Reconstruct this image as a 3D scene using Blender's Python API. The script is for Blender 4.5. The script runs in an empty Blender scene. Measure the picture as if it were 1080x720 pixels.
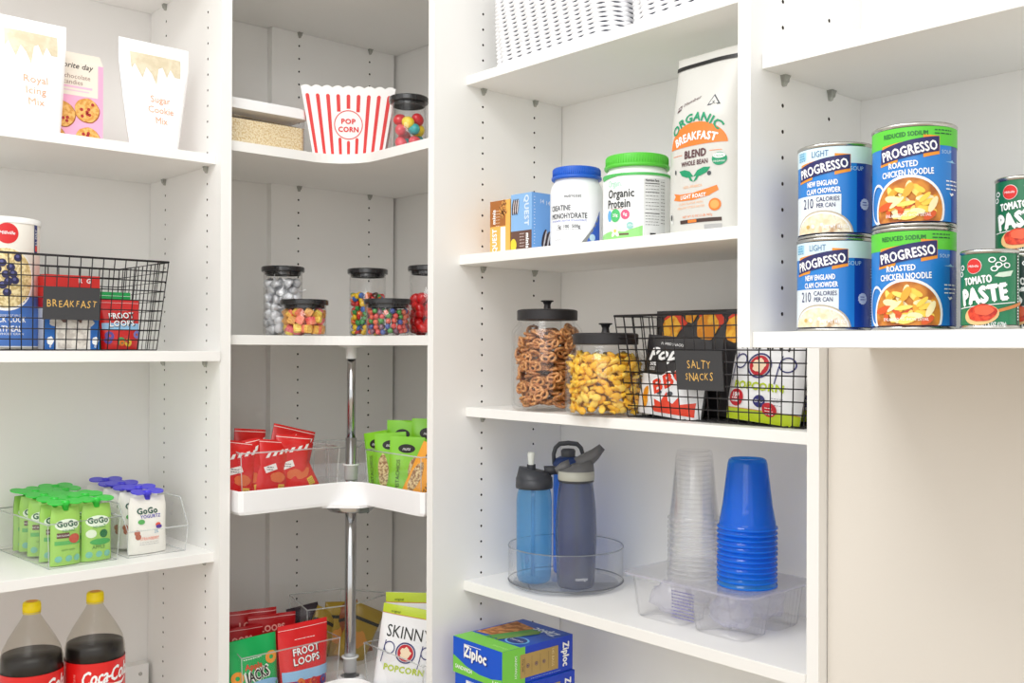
import bpy, bmesh, math, random
import numpy as np
from mathutils import Vector, Matrix
from mathutils.geometry import tessellate_polygon

# ------------------------------------------------------------------ camera, light, exposure
H = 1.25                                   # eye height above the floor; all heights below are given relative to it
scene = bpy.context.scene
col = scene.collection
cd = bpy.data.cameras.new('camera'); cam = bpy.data.objects.new('camera', cd); col.objects.link(cam)
_yaw, _pit, _rol, _f, _cy = math.radians(48.26805), math.radians(0.232360), math.radians(0.213250), 1058.5066, 363.3042
_F = Vector((math.cos(_yaw)*math.cos(_pit), math.sin(_yaw)*math.cos(_pit), math.sin(_pit)))
_R0 = Vector((math.sin(_yaw), -math.cos(_yaw), 0)); _U0 = _R0.cross(_F)
_R = _R0*math.cos(_rol)+_U0*math.sin(_rol); _U = -_R0*math.sin(_rol)+_U0*math.cos(_rol)
M = Matrix((( _R.x, _U.x, -_F.x, 0), (_R.y, _U.y, -_F.y, 0), (_R.z, _U.z, -_F.z, H), (0, 0, 0, 1)))
cam.matrix_world = M
cd.sensor_width = 36; cd.lens = 36*_f/1080; cd.shift_y = (_cy-360)/1080; cd.clip_start = 0.05
scene.camera = cam
w = bpy.data.worlds.new('World'); scene.world = w; w.use_nodes = True
w.node_tree.nodes['Background'].inputs[0].default_value = (0.99, 0.99, 0.975, 1)
w.node_tree.nodes['Background'].inputs[1].default_value = 0.95
def area(name, loc, size, power, color=(1, 1, 1), target=None, size_y=None):
    l = bpy.data.lights.new(name, 'AREA'); l.energy = power; l.color = color; l.size = size
    if size_y: l.shape = 'RECTANGLE'; l.size_y = size_y
    o = bpy.data.objects.new(name, l); o.location = loc; col.objects.link(o)
    d = (Vector(target)-Vector(loc)) if target else Vector((0, 0, -1))
    o.rotation_euler = d.to_track_quat('-Z', 'Y').to_euler(); return o
area('ceiling_light', (0.22, 0.98, H+1.15), 0.7, 11.5, (1.0, 0.995, 0.975))
area('room_light', (-0.6, 0.1, H+0.9), 1.2, 7, (1.0, 0.99, 0.97), (1.1, 1.8, H-0.1))
vs = scene.view_settings
vs.view_transform = 'Standard'; vs.look = 'None'; vs.gamma = 1; vs.use_curve_mapping = False; vs.exposure = 0.26
try:
    scene.cycles.transparent_max_bounces = 220; scene.cycles.max_bounces = 12; scene.cycles.transmission_bounces = 12; scene.cycles.glossy_bounces = 10; scene.cycles.diffuse_bounces = 6
except Exception: pass

# ------------------------------------------------------------------ materials
def srgb(c):
    if isinstance(c, str): c = tuple(int(c[i:i+2], 16) for i in (0, 2, 4))
    f = lambda v: (v/255/12.92 if v/255 <= .04045 else ((v/255+.055)/1.055)**2.4)
    return (f(c[0]), f(c[1]), f(c[2]), 1)
MATS = {}
def mat(c, rough=.5, metal=0, spec=.5, noise=0, nscale=60, bump=0, coat=0, name=None):
    key = (str(c), rough, metal, spec, noise, nscale, bump, coat)
    if key in MATS: return MATS[key]
    m = bpy.data.materials.new(name or 'paint'); m.use_nodes = True
    nt = m.node_tree; b = nt.nodes['Principled BSDF']
    b.inputs['Base Color'].default_value = srgb(c); b.inputs['Roughness'].default_value = rough
    b.inputs['Metallic'].default_value = metal; b.inputs['Specular IOR Level'].default_value = spec
    b.inputs['Coat Weight'].default_value = coat
    if noise or bump:
        tc = nt.nodes.new('ShaderNodeTexCoord'); n = nt.nodes.new('ShaderNodeTexNoise'); n.inputs['Scale'].default_value = nscale
        nt.links.new(tc.outputs['Object'], n.inputs['Vector'])
        if noise:
            r = nt.nodes.new('ShaderNodeMixRGB'); r.blend_type = 'MULTIPLY'; r.inputs[0].default_value = noise
            r.inputs[1].default_value = srgb(c); nt.links.new(n.outputs['Fac'], r.inputs[2])
            mr = nt.nodes.new('ShaderNodeMapRange'); mr.inputs[1].default_value = .3; mr.inputs[2].default_value = .7
            mr.inputs[3].default_value = .3; mr.inputs[4].default_value = 1.0
            nt.links.new(n.outputs['Fac'], mr.inputs[0]); nt.links.new(mr.outputs[0], r.inputs[2])
            nt.links.new(r.outputs[0], b.inputs['Base Color'])
        if bump:
            bp = nt.nodes.new('ShaderNodeBump'); bp.inputs['Strength'].default_value = bump; bp.inputs['Distance'].default_value = .002
            nt.links.new(n.outputs['Fac'], bp.inputs['Height']); nt.links.new(bp.outputs[0], b.inputs['Normal'])
    MATS[key] = m; return m
def speckle(c1, c2, scale=40, rough=.5, th=.5, bump=0, soft=.08, c3=None):
    key = ('sp', str(c1), str(c2), scale, rough, th, bump, str(c3))
    if key in MATS: return MATS[key]
    m = bpy.data.materials.new('mottled'); m.use_nodes = True; nt = m.node_tree; b = nt.nodes['Principled BSDF']
    tc = nt.nodes.new('ShaderNodeTexCoord'); n = nt.nodes.new('ShaderNodeTexNoise'); n.inputs['Scale'].default_value = scale
    n.inputs['Detail'].default_value = 3
    nt.links.new(tc.outputs['Object'], n.inputs['Vector']); r = nt.nodes.new('ShaderNodeValToRGB')
    r.color_ramp.elements[0].position = max(0, th-soft); r.color_ramp.elements[1].position = min(1, th+soft)
    r.color_ramp.elements[0].color = srgb(c1); r.color_ramp.elements[1].color = srgb(c2)
    if c3: e = r.color_ramp.elements.new(min(1, th+soft+.1)); e.color = srgb(c3)
    nt.links.new(n.outputs['Fac'], r.inputs[0]); nt.links.new(r.outputs[0], b.inputs['Base Color'])
    b.inputs['Roughness'].default_value = rough
    if bump:
        bp = nt.nodes.new('ShaderNodeBump'); bp.inputs['Strength'].default_value = bump; bp.inputs['Distance'].default_value = .002
        nt.links.new(n.outputs['Fac'], bp.inputs['Height']); nt.links.new(bp.outputs[0], b.inputs['Normal'])
    MATS[key] = m; return m
def clear(c=(255, 255, 255), refl=1.0, rough=.03, haze=0.0, hazec=None, ior=1.45):
    """thin clear plastic or glass wall: transparent with a fresnel gloss and an optional milky haze"""
    key = ('cl', str(c), refl, rough, haze, str(hazec), ior)
    if key in MATS: return MATS[key]
    m = bpy.data.materials.new('clear_plastic'); m.use_nodes = True; nt = m.node_tree
    for n in list(nt.nodes): nt.nodes.remove(n)
    out = nt.nodes.new('ShaderNodeOutputMaterial'); tr = nt.nodes.new('ShaderNodeBsdfTransparent'); gl = nt.nodes.new('ShaderNodeBsdfGlossy')
    tr.inputs[0].default_value = srgb(c); gl.inputs['Roughness'].default_value = rough
    lw = nt.nodes.new('ShaderNodeLayerWeight'); lw.inputs[0].default_value = .5
    pw = nt.nodes.new('ShaderNodeMath'); pw.operation = 'POWER'; pw.inputs[1].default_value = 4; nt.links.new(lw.outputs['Facing'], pw.inputs[0])
    mu = nt.nodes.new('ShaderNodeMath'); mu.operation = 'MULTIPLY_ADD'; mu.inputs[1].default_value = .55*refl; mu.inputs[2].default_value = .03*refl
    nt.links.new(pw.outputs[0], mu.inputs[0])
    mx = nt.nodes.new('ShaderNodeMixShader'); nt.links.new(mu.outputs[0], mx.inputs[0]); nt.links.new(gl.outputs[0], mx.inputs[2])
    if haze:
        df = nt.nodes.new('ShaderNodeBsdfDiffuse'); df.inputs[0].default_value = srgb(hazec or (240, 240, 245))
        tl = nt.nodes.new('ShaderNodeBsdfTranslucent'); tl.inputs[0].default_value = srgb(hazec or (240, 240, 245))
        m3 = nt.nodes.new('ShaderNodeMixShader'); nt.links.new(df.outputs[0], m3.inputs[1]); nt.links.new(tl.outputs[0], m3.inputs[2])
        m2 = nt.nodes.new('ShaderNodeMixShader'); m2.inputs[0].default_value = haze
        nt.links.new(tr.outputs[0], m2.inputs[1]); nt.links.new(m3.outputs[0], m2.inputs[2]); nt.links.new(m2.outputs[0], mx.inputs[1])
    else: nt.links.new(tr.outputs[0], mx.inputs[1])
    nt.links.new(mx.outputs[0], out.inputs[0]); MATS[key] = m; return m
MEL = mat((243, 242, 239), .45, name='white_melamine', noise=.02, nscale=8)
HOLE = mat((70, 62, 52), .8, name='hole_core')
WALLP = mat((240, 239, 236), .7, name='wall_paint', bump=.05, nscale=200)
WHITE = mat((250, 250, 250), .4); BLACK = mat((24, 24, 26), .4)
CHROME = mat((205, 207, 210), .16, 1.0, name='chrome')
STEEL = mat((200, 198, 192), .25, 1.0, name='tin')

# ------------------------------------------------------------------ mesh builder
class MB:
    def __init__(s): s.v = []; s.f = []; s.m = []; s.mats = []; s.sm = []
    def mi(s, m):
        if m not in s.mats: s.mats.append(m)
        return s.mats.index(m)
    def add(s, vs, fs, m, smooth=False):
        o = len(s.v); s.v += [tuple(p) for p in vs]; k = s.mi(m)
        for f in fs: s.f.append([o+i for i in f]); s.m.append(k); s.sm.append(smooth)
        return s
    def box(s, x0, x1, y0, y1, z0, z1, m):
        v = [(x, y, z) for x in (x0, x1) for y in (y0, y1) for z in (z0, z1)]
        return s.add(v, [(0, 1, 3, 2), (4, 6, 7, 5), (0, 4, 5, 1), (2, 3, 7, 6), (0, 2, 6, 4), (1, 5, 7, 3)], m)
    def lathe(s, prof, m, seg=40, c=(0, 0, 0), smooth=True, a0=0, a1=2*math.pi, mf=None):
        full = abs(a1-a0-2*math.pi) < 1e-6; n = seg if full else seg+1
        v = []; f = []
        for r, z in prof:
            for i in range(n):
                a = a0+(a1-a0)*i/seg; v.append((c[0]+r*math.cos(a), c[1]+r*math.sin(a), c[2]+z))
        for j in range(len(prof)-1):
            for i in range(seg):
                i2 = (i+1) % n if full else i+1
                f.append((j*n+i, j*n+i2, (j+1)*n+i2, (j+1)*n+i))
        return s.add(v, f, m, smooth)
    def tube(s, pts, r, m, seg=8, closed=False, smooth=True):
        P = [Vector(p) for p in pts]; n = len(P); v = []; f = []
        up = Vector((0, 0, 1)); prev = None
        for i, p in enumerate(P):
            a = P[(i-1) % n] if (closed or i > 0) else P[i]; b = P[(i+1) % n] if (closed or i < n-1) else P[i]
            t = (b-a).normalized()
            if prev is None:
                q = t.cross(up) if abs(t.dot(up)) < .95 else t.cross(Vector((1, 0, 0)))
            else: q = prev-t*prev.dot(t)
            q.normalize(); prev = q; w_ = t.cross(q)
            rr = r[i] if isinstance(r, (list, tuple)) else r
            for k in range(seg):
                an = 2*math.pi*k/seg; v.append(p+q*math.cos(an)*rr+w_*math.sin(an)*rr)
        for i in range(n if closed else n-1):
            for k in range(seg):
                i2 = (i+1) % n; f.append((i*seg+k, i*seg+(k+1) % seg, i2*seg+(k+1) % seg, i2*seg+k))
        if not closed: f.append(tuple(range(seg))[::-1]); f.append(tuple((n-1)*seg+k for k in range(seg)))
        return s.add(v, f, m, smooth)
    def prism(s, poly, z0, z1, m, smooth=False):
        n = len(poly); v = [(x, y, z0) for x, y in poly]+[(x, y, z1) for x, y in poly]
        return s.add(v, [tuple(range(n))[::-1], tuple(range(n, 2*n))]+[(i, (i+1) % n, n+(i+1) % n, n+i) for i in range(n)], m, smooth)
    def grid(s, fn, nu, nv, m, u=(0, 1), v=(0, 1), smooth=True, mf=None):
        vs_ = [fn(u[0]+(u[1]-u[0])*i/nu, v[0]+(v[1]-v[0])*j/nv) for j in range(nv+1) for i in range(nu+1)]
        fs = [(j*(nu+1)+i, j*(nu+1)+i+1, (j+1)*(nu+1)+i+1, (j+1)*(nu+1)+i) for j in range(nv) for i in range(nu)]
        return s.add(vs_, fs, m, smooth)
    # flat artwork laid on a surface S(u, v, off)
    def rect(s, S, u0, u1, v0, v1, m, off=.0003, step=.004):
        nu = max(1, int(abs(u1-u0)/step)); nv = max(1, int(abs(v1-v0)/step))
        return s.grid(lambda a, b: S(a, b, off), nu, nv, m, (u0, u1), (v0, v1))
    def blob(s, S, cu, cv, ru, rv, m, off=.0004, n=28, rings=4, a0=0, a1=2*math.pi, clip=None, wob=0, r0=0, rot=0):
        vs_ = []; full = abs(a1-a0-2*math.pi) < 1e-6; nn = n if full else n+1; cr, sr = math.cos(rot), math.sin(rot)
        for j in range(rings+1):
            q = r0+(1-r0)*j/rings
            for i in range(nn):
                a = a0+(a1-a0)*i/n; k = q*(1+wob*math.sin(a*5+1)+wob*.6*math.sin(a*9))
                x, y = ru*k*math.cos(a), rv*k*math.sin(a)
                U_, V_ = cu+x*cr-y*sr, cv+x*sr+y*cr
                if clip: U_ = min(max(U_, clip[0]), clip[1]); V_ = min(max(V_, clip[2]), clip[3])
                vs_.append(S(U_, V_, off))
        fs = []
        for j in range(rings):
            for i in range(n):
                i2 = (i+1) % nn if full else i+1; fs.append((j*nn+i, j*nn+i2, (j+1)*nn+i2, (j+1)*nn+i))
        return s.add(vs_, fs, m, True)
    def ring(s, S, cu, cv, ru, rv, wd, m, off=.0005, n=32, **k): return s.blob(S, cu, cv, ru, rv, m, off, n, 1, r0=1-wd/max(ru, rv), **k)
    def poly(s, S, pts, m, off=.0004, step=.006):
        bm = bmesh.new(); vv = [bm.verts.new((p[0], p[1], 0)) for p in pts]
        for t in tessellate_polygon([[Vector((p[0], p[1], 0)) for p in pts]]):
            try: bm.faces.new([vv[i] for i in t])
            except Exception: pass
        s._flat(S, bm, m, off, step); return s
    def _flat(s, S, bm, m, off, step):
        if step:
            xs = [v.co.x for v in bm.verts]; ys = [v.co.y for v in bm.verts]
            if xs:
                x = min(xs)+step
                while x < max(xs):
                    bmesh.ops.bisect_plane(bm, geom=bm.verts[:]+bm.edges[:]+bm.faces[:], plane_co=(x, 0, 0), plane_no=(1, 0, 0)); x += step
                y = min(ys)+step
                while y < max(ys):
                    bmesh.ops.bisect_plane(bm, geom=bm.verts[:]+bm.edges[:]+bm.faces[:], plane_co=(0, y, 0), plane_no=(0, 1, 0)); y += step
        bm.verts.index_update()
        s.add([S(v.co.x, v.co.y, off) for v in bm.verts], [[v.index for v in f.verts] for f in bm.faces], m, False); bm.free()
    def text(s, S, string, cu, cv, size, m, off=.0006, bold=0, sx=1, align='CENTER', rot=0, shear=0, step=.008, arc=0, width=None):
        """writing laid on the surface; width = wanted total width of the line"""
        pos, tris = text_mesh(string, 0, shear, bold)
        if not len(pos): return s
        mx, mn = pos[:, 0].max(), pos[:, 0].min()
        sc = size; kx = size*sx
        if width: kx = width/(mx-mn)
        x = (pos[:, 0]-((mx+mn)/2 if align == 'CENTER' else mn))*kx; y = (pos[:, 1]-.35)*sc
        if arc:   # arc = radius (positive: arch upwards)
            a = x/arc; X = (arc+y)*np.sin(a); Y = (arc+y)*np.cos(a)-arc; x, y = X, Y
        if rot: x, y = x*math.cos(rot)-y*math.sin(rot), x*math.sin(rot)+y*math.cos(rot)
        e = bold*size*.8
        for k, (ex, ey) in enumerate([(0, 0)] if not bold else [(-e, 0), (e, 0), (0, e), (0, -e)]):
            bm = bmesh.new(); vv = [bm.verts.new((cu+a+ex, cv+b+ey, 0)) for a, b in zip(x, y)]
            for t in tris:
                try: bm.faces.new([vv[i] for i in t])
                except Exception: pass
            s._flat(S, bm, m, off+k*.00001, step if step else 0)
        return s
    def build(s, name, parent=None, loc=None, rot=None, mod=None):
        me = bpy.data.meshes.new(name); me.from_pydata(s.v, [], s.f)
        for m in s.mats: me.materials.append(m)
        me.polygons.foreach_set('material_index', s.m); me.polygons.foreach_set('use_smooth', s.sm); me.update()
        o = bpy.data.objects.new(name, me); col.objects.link(o)
        if parent: o.parent = parent
        if loc: o.location = loc
        if rot: o.rotation_euler = rot
        if mod: bv = o.modifiers.new('bevel', 'BEVEL'); bv.width = mod; bv.segments = 2; bv.limit_method = 'ANGLE'
        return o
_TX = {}
def text_mesh(string, bold=0, shear=0, sp=0):
    key = (string, sp, shear)
    if key not in _TX:
        cu = bpy.data.curves.new('t', 'FONT'); cu.body = string;  cu.shear = shear; cu.resolution_u = 2
        cu.space_character = 1+sp*1.5
        o = bpy.data.objects.new('t', cu); me = bpy.data.meshes.new_from_object(o)
        P = np.array([v.co[:2] for v in me.vertices]) if len(me.vertices) else np.zeros((0, 2))
        _TX[key] = (P, [tuple(p.vertices) for p in me.polygons])
        bpy.data.objects.remove(o); bpy.data.curves.remove(cu); bpy.data.meshes.remove(me)
    return _TX[key]
def S_plane(ox=0, oy=0, oz=0, ux=(1, 0, 0), vx=(0, 0, 1), n=(0, -1, 0)):
    return lambda u, v, off=0: (ox+ux[0]*u+vx[0]*v+n[0]*off, oy+ux[1]*u+vx[1]*v+n[1]*off, oz+ux[2]*u+vx[2]*v+n[2]*off)
def S_cyl(r, z0=0):
    """u = arc length measured from the front (-Y), v = height; r may be a function of height"""
    R_ = r if callable(r) else (lambda v: r)
    def S(u, v, off=0):
        q = R_(v); a = u/R_(0 if not callable(r) else v); return ((q+off)*math.sin(a), -(q+off)*math.cos(a), z0+v)
    return S
def tag(o, label=None, cat=None, group=None, kind=None):
    if label: o['label'] = label
    if cat: o['category'] = cat
    if group: o['group'] = group
    if kind: o['kind'] = kind
    return o
def thing(name, label, cat, loc=(0, 0, 0), rz=0, group=None):
    o = bpy.data.objects.new(name, None); col.objects.link(o); o.location = (loc[0], loc[1], loc[2]+H); o.rotation_euler = (0, 0, rz)
    o.empty_display_size = .02
    return tag(o, label, cat, group)
def children_of(o): return [c for c in bpy.data.objects if c.parent == o]
def dup(root, loc, rz, label=None, group=None, kids=None):
    r = root.copy(); col.objects.link(r); r.location = (loc[0], loc[1], loc[2]+H); r.rotation_euler = (0, 0, rz)
    if label: r['label'] = label
    if group: r['group'] = group
    for ch in (kids or children_of(root)):
        c = ch.copy(); col.objects.link(c); c.parent = r
        for g in children_of(ch):
            d = g.copy(); col.objects.link(d); d.parent = c
    return r
def struct(o): o['kind'] = 'structure'; return o
rnd = random.Random(7)
# ------------------------------------------------------------------ room
def zz(z): return z+H
XB, YB = 1.562, 2.243                      # the two room walls behind the shelving
b = MB(); b.box(-1.5, 2.2, YB, YB+.1, 0, 2.7, WALLP); struct(b.build('wall_left'))
b = MB(); b.box(XB, XB+.1, .80, YB+.1, 0, 2.7, WALLP); struct(b.build('wall_back'))
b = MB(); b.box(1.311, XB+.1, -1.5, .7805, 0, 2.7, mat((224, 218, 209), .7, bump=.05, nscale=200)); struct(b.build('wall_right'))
b = MB(); b.box(-3, 2.4, -3, 2.4, -.06, 0, mat((196, 180, 160), .5, noise=.1, nscale=3)); struct(b.build('floor'))

def hole_panel(name, axis, face, back, a0, a1, z0, z1, cols, zref, label, parent=None, step=.032):
    """upright board. axis 'x': the bored face is the plane x = face, board runs along y from a0 to a1;
    axis 'y': plane y = face, board runs along x. cols: positions of the bored columns"""
    b = MB(); r = .0026; hw = .006; dp = .009 if back > face else -.009
    def P(a, z, d=0): return (face+d, a, z) if axis == 'x' else (a, face+d, z)
    # shell without the bored face
    c = [P(a, z, d) for d in (0, back-face) for a in (a0, a1) for z in (z0, z1)]
    b.add(c, [(4, 6, 7, 5), (0, 4, 5, 1), (2, 3, 7, 6), (0, 2, 6, 4), (1, 5, 7, 3)], MEL)
    xs = [a0]
    for q in sorted(cols): xs += [q-hw, q+hw]
    xs.append(a1)
    n0 = math.ceil((z0+.03-zref)/step); n1 = math.floor((z1-.03-zref)/step)
    zs = [zref+step*n for n in range(n0, n1+1)]
    for i in range(0, len(xs), 2):
        b.add([P(xs[i], z0), P(xs[i+1], z0), P(xs[i+1], z1), P(xs[i], z1)], [(0, 1, 2, 3)], MEL)
    for q in cols:
        lo, hi = zs[0]-step/2, zs[-1]+step/2
        b.add([P(q-hw, z0), P(q+hw, z0), P(q+hw, lo), P(q-hw, lo)], [(0, 1, 2, 3)], MEL)
        b.add([P(q-hw, hi), P(q+hw, hi), P(q+hw, z1), P(q-hw, z1)], [(0, 1, 2, 3)], MEL)
        for z in zs:
            sq = [(hw, 0), (hw, step/2), (0, step/2), (-hw, step/2), (-hw, 0), (-hw, -step/2), (0, -step/2), (hw, -step/2)]
            oc = [(r*math.cos(k*math.pi/4), r*math.sin(k*math.pi/4)) for k in range(8)]
            v = [P(q+a, z+e) for a, e in sq]+[P(q+a, z+e) for a, e in oc]
            b.add(v, [(k, (k+1) % 8, 8+(k+1) % 8, 8+k) for k in range(8)], MEL)
            v = [P(q+a, z+e) for a, e in oc]+[P(q+a, z+e, dp) for a, e in oc]
            b.add(v, [(k, (k+1) % 8, 8+(k+1) % 8, 8+k) for k in range(8)]+[tuple(range(8, 16))], HOLE)
    o = b.build(name, parent)
    if not parent: tag(o, label, 'panel')
    return o
Z0, Z1 = 0.0, 2.45
# left bay's upright, its bored face towards the left bay
hole_panel('upright_panel', 'x', .8996, .9222, 1.8845, 2.2420, Z0, Z1, [1.9468, 2.1572], zz(.6862), 'white drilled upright panel between the left bay and the corner shelves')
# board against the left wall of the corner
hole_panel('support_board', 'y', 2.2207, 2.2425, 1.1912, 1.553, Z0, Z1, [1.2659, 1.4749], zz(.7525), 'white wall board at the back of the corner shelves, drilled with holes')
# upright between corner and middle bay
hole_panel('upright_panel', 'y', 1.587, 1.606, 1.2066, 1.5605, Z0, Z1, [1.3324, 1.478], zz(.4987), 'white drilled upright panel between the corner shelves and the middle bay')
# lower right divider of the middle bay
b = MB(); b.box(1.289, 1.5615, .7820, .8017, Z0, Z1, MEL); tag(b.build('upright_panel'), 'plain white upright panel right of the clear clamshell tray', 'panel')
# upright of the shallow upper right unit
hole_panel('upright_panel', 'y', .6992, .717, 1.0008, 1.2545, zz(.0023), Z1, [1.0682, 1.1744], zz(.4278), 'white drilled upright panel at the left end of the soup can shelves')
b = MB(); b.box(1.2548, 1.3105, -.35, .717, zz(.0023), Z1, MEL); tag(b.build('back_panel'), 'plain white back panel behind the soup and tomato cans', 'panel')

TR = clear((240, 242, 240), .6, .3, haze=.5, hazec=(222, 222, 216))
def bracket(parent, p, dirv, nrm):
    """clear plastic shelf pin: dirv runs along the board under the shelf, nrm points from the board into the bay"""
    b = MB(); d = Vector(dirv); n = Vector(nrm); z = Vector((0, 0, 1)); p = Vector(p)
    q = [p-d*.006, p+d*.006, p+d*.002-z*.013, p-d*.002-z*.013]
    v = q+[a+n*.008 for a in q[:2]]+[a+n*.004 for a in q[2:]]
    b.add(v, [(0, 1, 2, 3), (4, 7, 6, 5), (0, 4, 5, 1), (3, 2, 6, 7), (0, 3, 7, 4), (1, 5, 6, 2)], TR)
    b.tube([p+n*.006+d*(.004*math.cos(t*.785))-z*(.005+.004*math.sin(t*.785)) for t in range(8)], .0012, TR, 6, closed=True)
    return b.build('shelf_pin', parent)
def shelf(name, x0, x1, y0, y1, zb, zt, label, pins=()):
    b = MB(); b.box(x0, x1, y0, y1, zz(zb), zz(zt), MEL); o = b.build(name, mod=.0008); tag(o, label, 'shelf')
    for p, d, n in pins: bracket(o, (p[0], p[1], zz(zb)), d, n)
    return o
LP = lambda: [((.8993, 1.9468), (0, 1, 0), (-1, 0, 0)), ((.8993, 2.1572), (0, 1, 0), (-1, 0, 0))]
for zb, zt, yf, lb in [(.7548, .7748, 1.9063, 'topmost white shelf in the left bay, only its underside in view'),
                       (.3694, .3890, 1.9075, 'white shelf carrying the baking mix pouches and pink cookie box'),
                       (-.0272, -.0072, 1.8815, 'white shelf carrying the breakfast basket and oatmeal canister'),
                       (-.4308, -.4113, 1.9063, 'white shelf carrying the two clear bins of squeeze pouches'),
                       (-.793, -.773, 1.9063, 'white shelf carrying the two big soda bottles')]:
    shelf('shelf', -.25, .8994, yf, 2.242, zb, zt, lb, LP())
b = MB(); b.box(-.25, .8905, 2.214, 2.2425, zz(-.773), zz(-.7045), MEL)
for k in (.872, .80, .60): b.tube([(k, 2.214, zz(-.725)), (k, 2.2125, zz(-.725))], .004, mat((190, 188, 182), .3, .5), 10)
tag(b.build('wall_cleat'), 'white mounting rail on the wall behind the soda bottles', 'rail')
RP = lambda y=1.5869: [((1.3324, y), (1, 0, 0), (0, -1, 0)), ((1.478, y), (1, 0, 0), (0, -1, 0))]
for zb, zt, xf, lb in [(.5355, .5545, 1.288, 'white shelf carrying the two woven baskets'),
                       (.1689, .1886, 1.272, 'white shelf carrying the protein tubs and coffee bag'),
                       (-.1381, -.1195, 1.290, 'white shelf carrying the pretzel jar, cracker jar and salty snacks basket'),
                       (-.4903, -.4701, 1.2862, 'white shelf carrying the water bottles and disposable cups')]:
    shelf('shelf', xf, 1.5612, .8020, 1.5868, zb, zt, lb, RP())
shelf('shelf', 1.288, 1.5612, .8020, 1.5868, -.840, -.820, 'white shelf under the sandwich bag boxes, below the water bottle shelf')
UP = [((1.0682, .6991), (1, 0, 0), (0, -1, 0)), ((1.1744, .6991), (1, 0, 0), (0, -1, 0))]
shelf('shelf', 1.0233, 1.2546, -.35, .6990, .3363, .3545, 'empty white shelf above the soup cans', UP)
shelf('shelf', 1.006, 1.2546, -.35, .6990, .0023, .0209, 'white shelf carrying the soup cans and tomato paste cans')

# corner shelves: L with a round inner corner
def corner_poly(yl=1.9050, xr=1.2135, r=.10):
    pts = [(.9225, yl), (xr-r, yl)]
    for k in range(1, 12):
        a = math.pi/2*(1-k/12)
        pts.append((xr-r+r*math.cos(a), yl-r+r*math.sin(a)))
    # round inner corner seen from the room
    pts += [(xr, yl-r), (xr, 1.6065), (1.5605, 1.6065), (1.5605, 2.2195), (1.1908, 2.2195), (1.1908, 2.242), (.9225, 2.242)]
    return pts
for zb, zt, lb, pins in [(.785, .805, 'topmost white corner shelf, only its underside in view', 1), (.4023, .4225, 'white corner shelf carrying the popcorn tub, with a curved front edge', 1),
                   (.0063, .0263, 'white corner shelf carrying the candy jars, above the turntable pole', 0)]:
    b = MB(); b.prism(corner_poly(), zz(zb), zz(zt), MEL); o = b.build('corner_shelf'); tag(o, lb, 'shelf')
    if pins:
        for x in (1.2659, 1.4749): bracket(o, (x, 2.2200, zz(zb)), (1, 0, 0), (0, -1, 0))

# two-tier kidney turntable on a chrome pole
PX, PY = 1.225, 1.912
susan = thing('corner_turntable', 'two-tier white plastic corner turntable on a chrome pole, in the corner below the candy jars', 'turntable', (PX, PY, -1.25))
PLW = mat((246, 246, 247), .35, name='white_plastic')
def tray_outline(R_, e=.0, rf=.045, rc=.028):
    """local outline, notch towards -x -y"""
    xr, yl = -.022+e, -.050+e; pts = []
    # start at left tip going round clockwise via back to the right tip
    a_l = math.pi+math.asin(-yl/R_)*1.0; a_r = -math.pi/2-math.asin(-xr/R_)*1.0
    # left tip corner (rounded)
    tipx = -R_*math.cos(math.asin(-yl/R_)); tipy = -R_*math.cos(math.asin(-xr/R_))
    n = 60
    s0 = math.radians(180+4-14); s1 = math.radians(-90-4+14)
    arc = [(R_*math.cos(s0+(s1-s0)*k/n), R_*math.sin(s0+(s1-s0)*k/n)) for k in range(n+1)]
    lt = [(tipx, yl+rc*.2), (tipx+rc*.35, yl+rc*.02), (tipx+rc, yl)]
    fil = [(xr-rf+rf*math.cos(math.pi/2*(1-k/10)), yl-rf+rf*math.sin(math.pi/2*(1-k/10))) for k in range(11)]
    rt = [(xr, tipy+rc), (xr+rc*.02, tipy+rc*.35), (xr+rc*.2, tipy)]
    return arc[::-1][::-1]+rt[::-1]+fil[::-1]+lt[::-1]
def tray(zr, name='tray'):
    po = tray_outline(.298); n = len(po); pi_ = []
    P = [Vector((a, c)) for a, c in po]
    for i in range(n):
        t = (P[(i+1) % n]-P[i-1]).normalized(); nm = Vector((t.y, -t.x)); pi_.append(P[i]+nm*.004)
    if sum((pi_[i]).length for i in range(n)) > sum(p.length for p in P): pi_ = [P[i]*2-pi_[i] for i in range(n)]
    b = MB(); zt = zr; zb = zr-.048; zf = zr-.030
    rings = [([p*.985 for p in P], zb), (P, zb+.006), (P, zt-.002), ([(P[i]*.7+pi_[i]*.3) for i in range(n)], zt), ([(P[i]*.3+pi_[i]*.7) for i in range(n)], zt), (pi_, zt-.002), (pi_, zf)]
    v = []; f = []
    for ring, z in rings: v += [(p.x, p.y, z+H) for p in ring]
    for j in range(len(rings)-1):
        for i in range(n): f.append((j*n+i, j*n+(i+1) % n, (j+1)*n+(i+1) % n, (j+1)*n+i))
    f.append(tuple(range(n))[::-1]); f.append(tuple((len(rings)-1)*n+i for i in range(n)))
    b.add(v, f, PLW)
    # stiffening web below and hub above the floor
    b.prism([(.105*math.cos(a), .105*math.sin(a)) for a in [k*math.pi/4+math.pi/8 for k in range(8)]], H+zb-.005, H+zb+.001, PLW)
    o = b.build(name, susan)
    for pl in o.data.polygons: pl.use_smooth = False
    h = MB(); h.lathe([(.036, zr-.029), (.030, zr-.018), (.021, zr-.016)], PLW, 32, (0, 0, H)); h.build('hub', o)
    return o
tray(-.289); tray(-.7136)
b = MB(); b.tube([(0, 0, .35), (0, 0, H-.20)], .0125, CHROME, 24); b.tube([(0, 0, H-.20), (0, 0, H-.004)], .0095, CHROME, 24); b.build('pole', susan)
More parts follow.
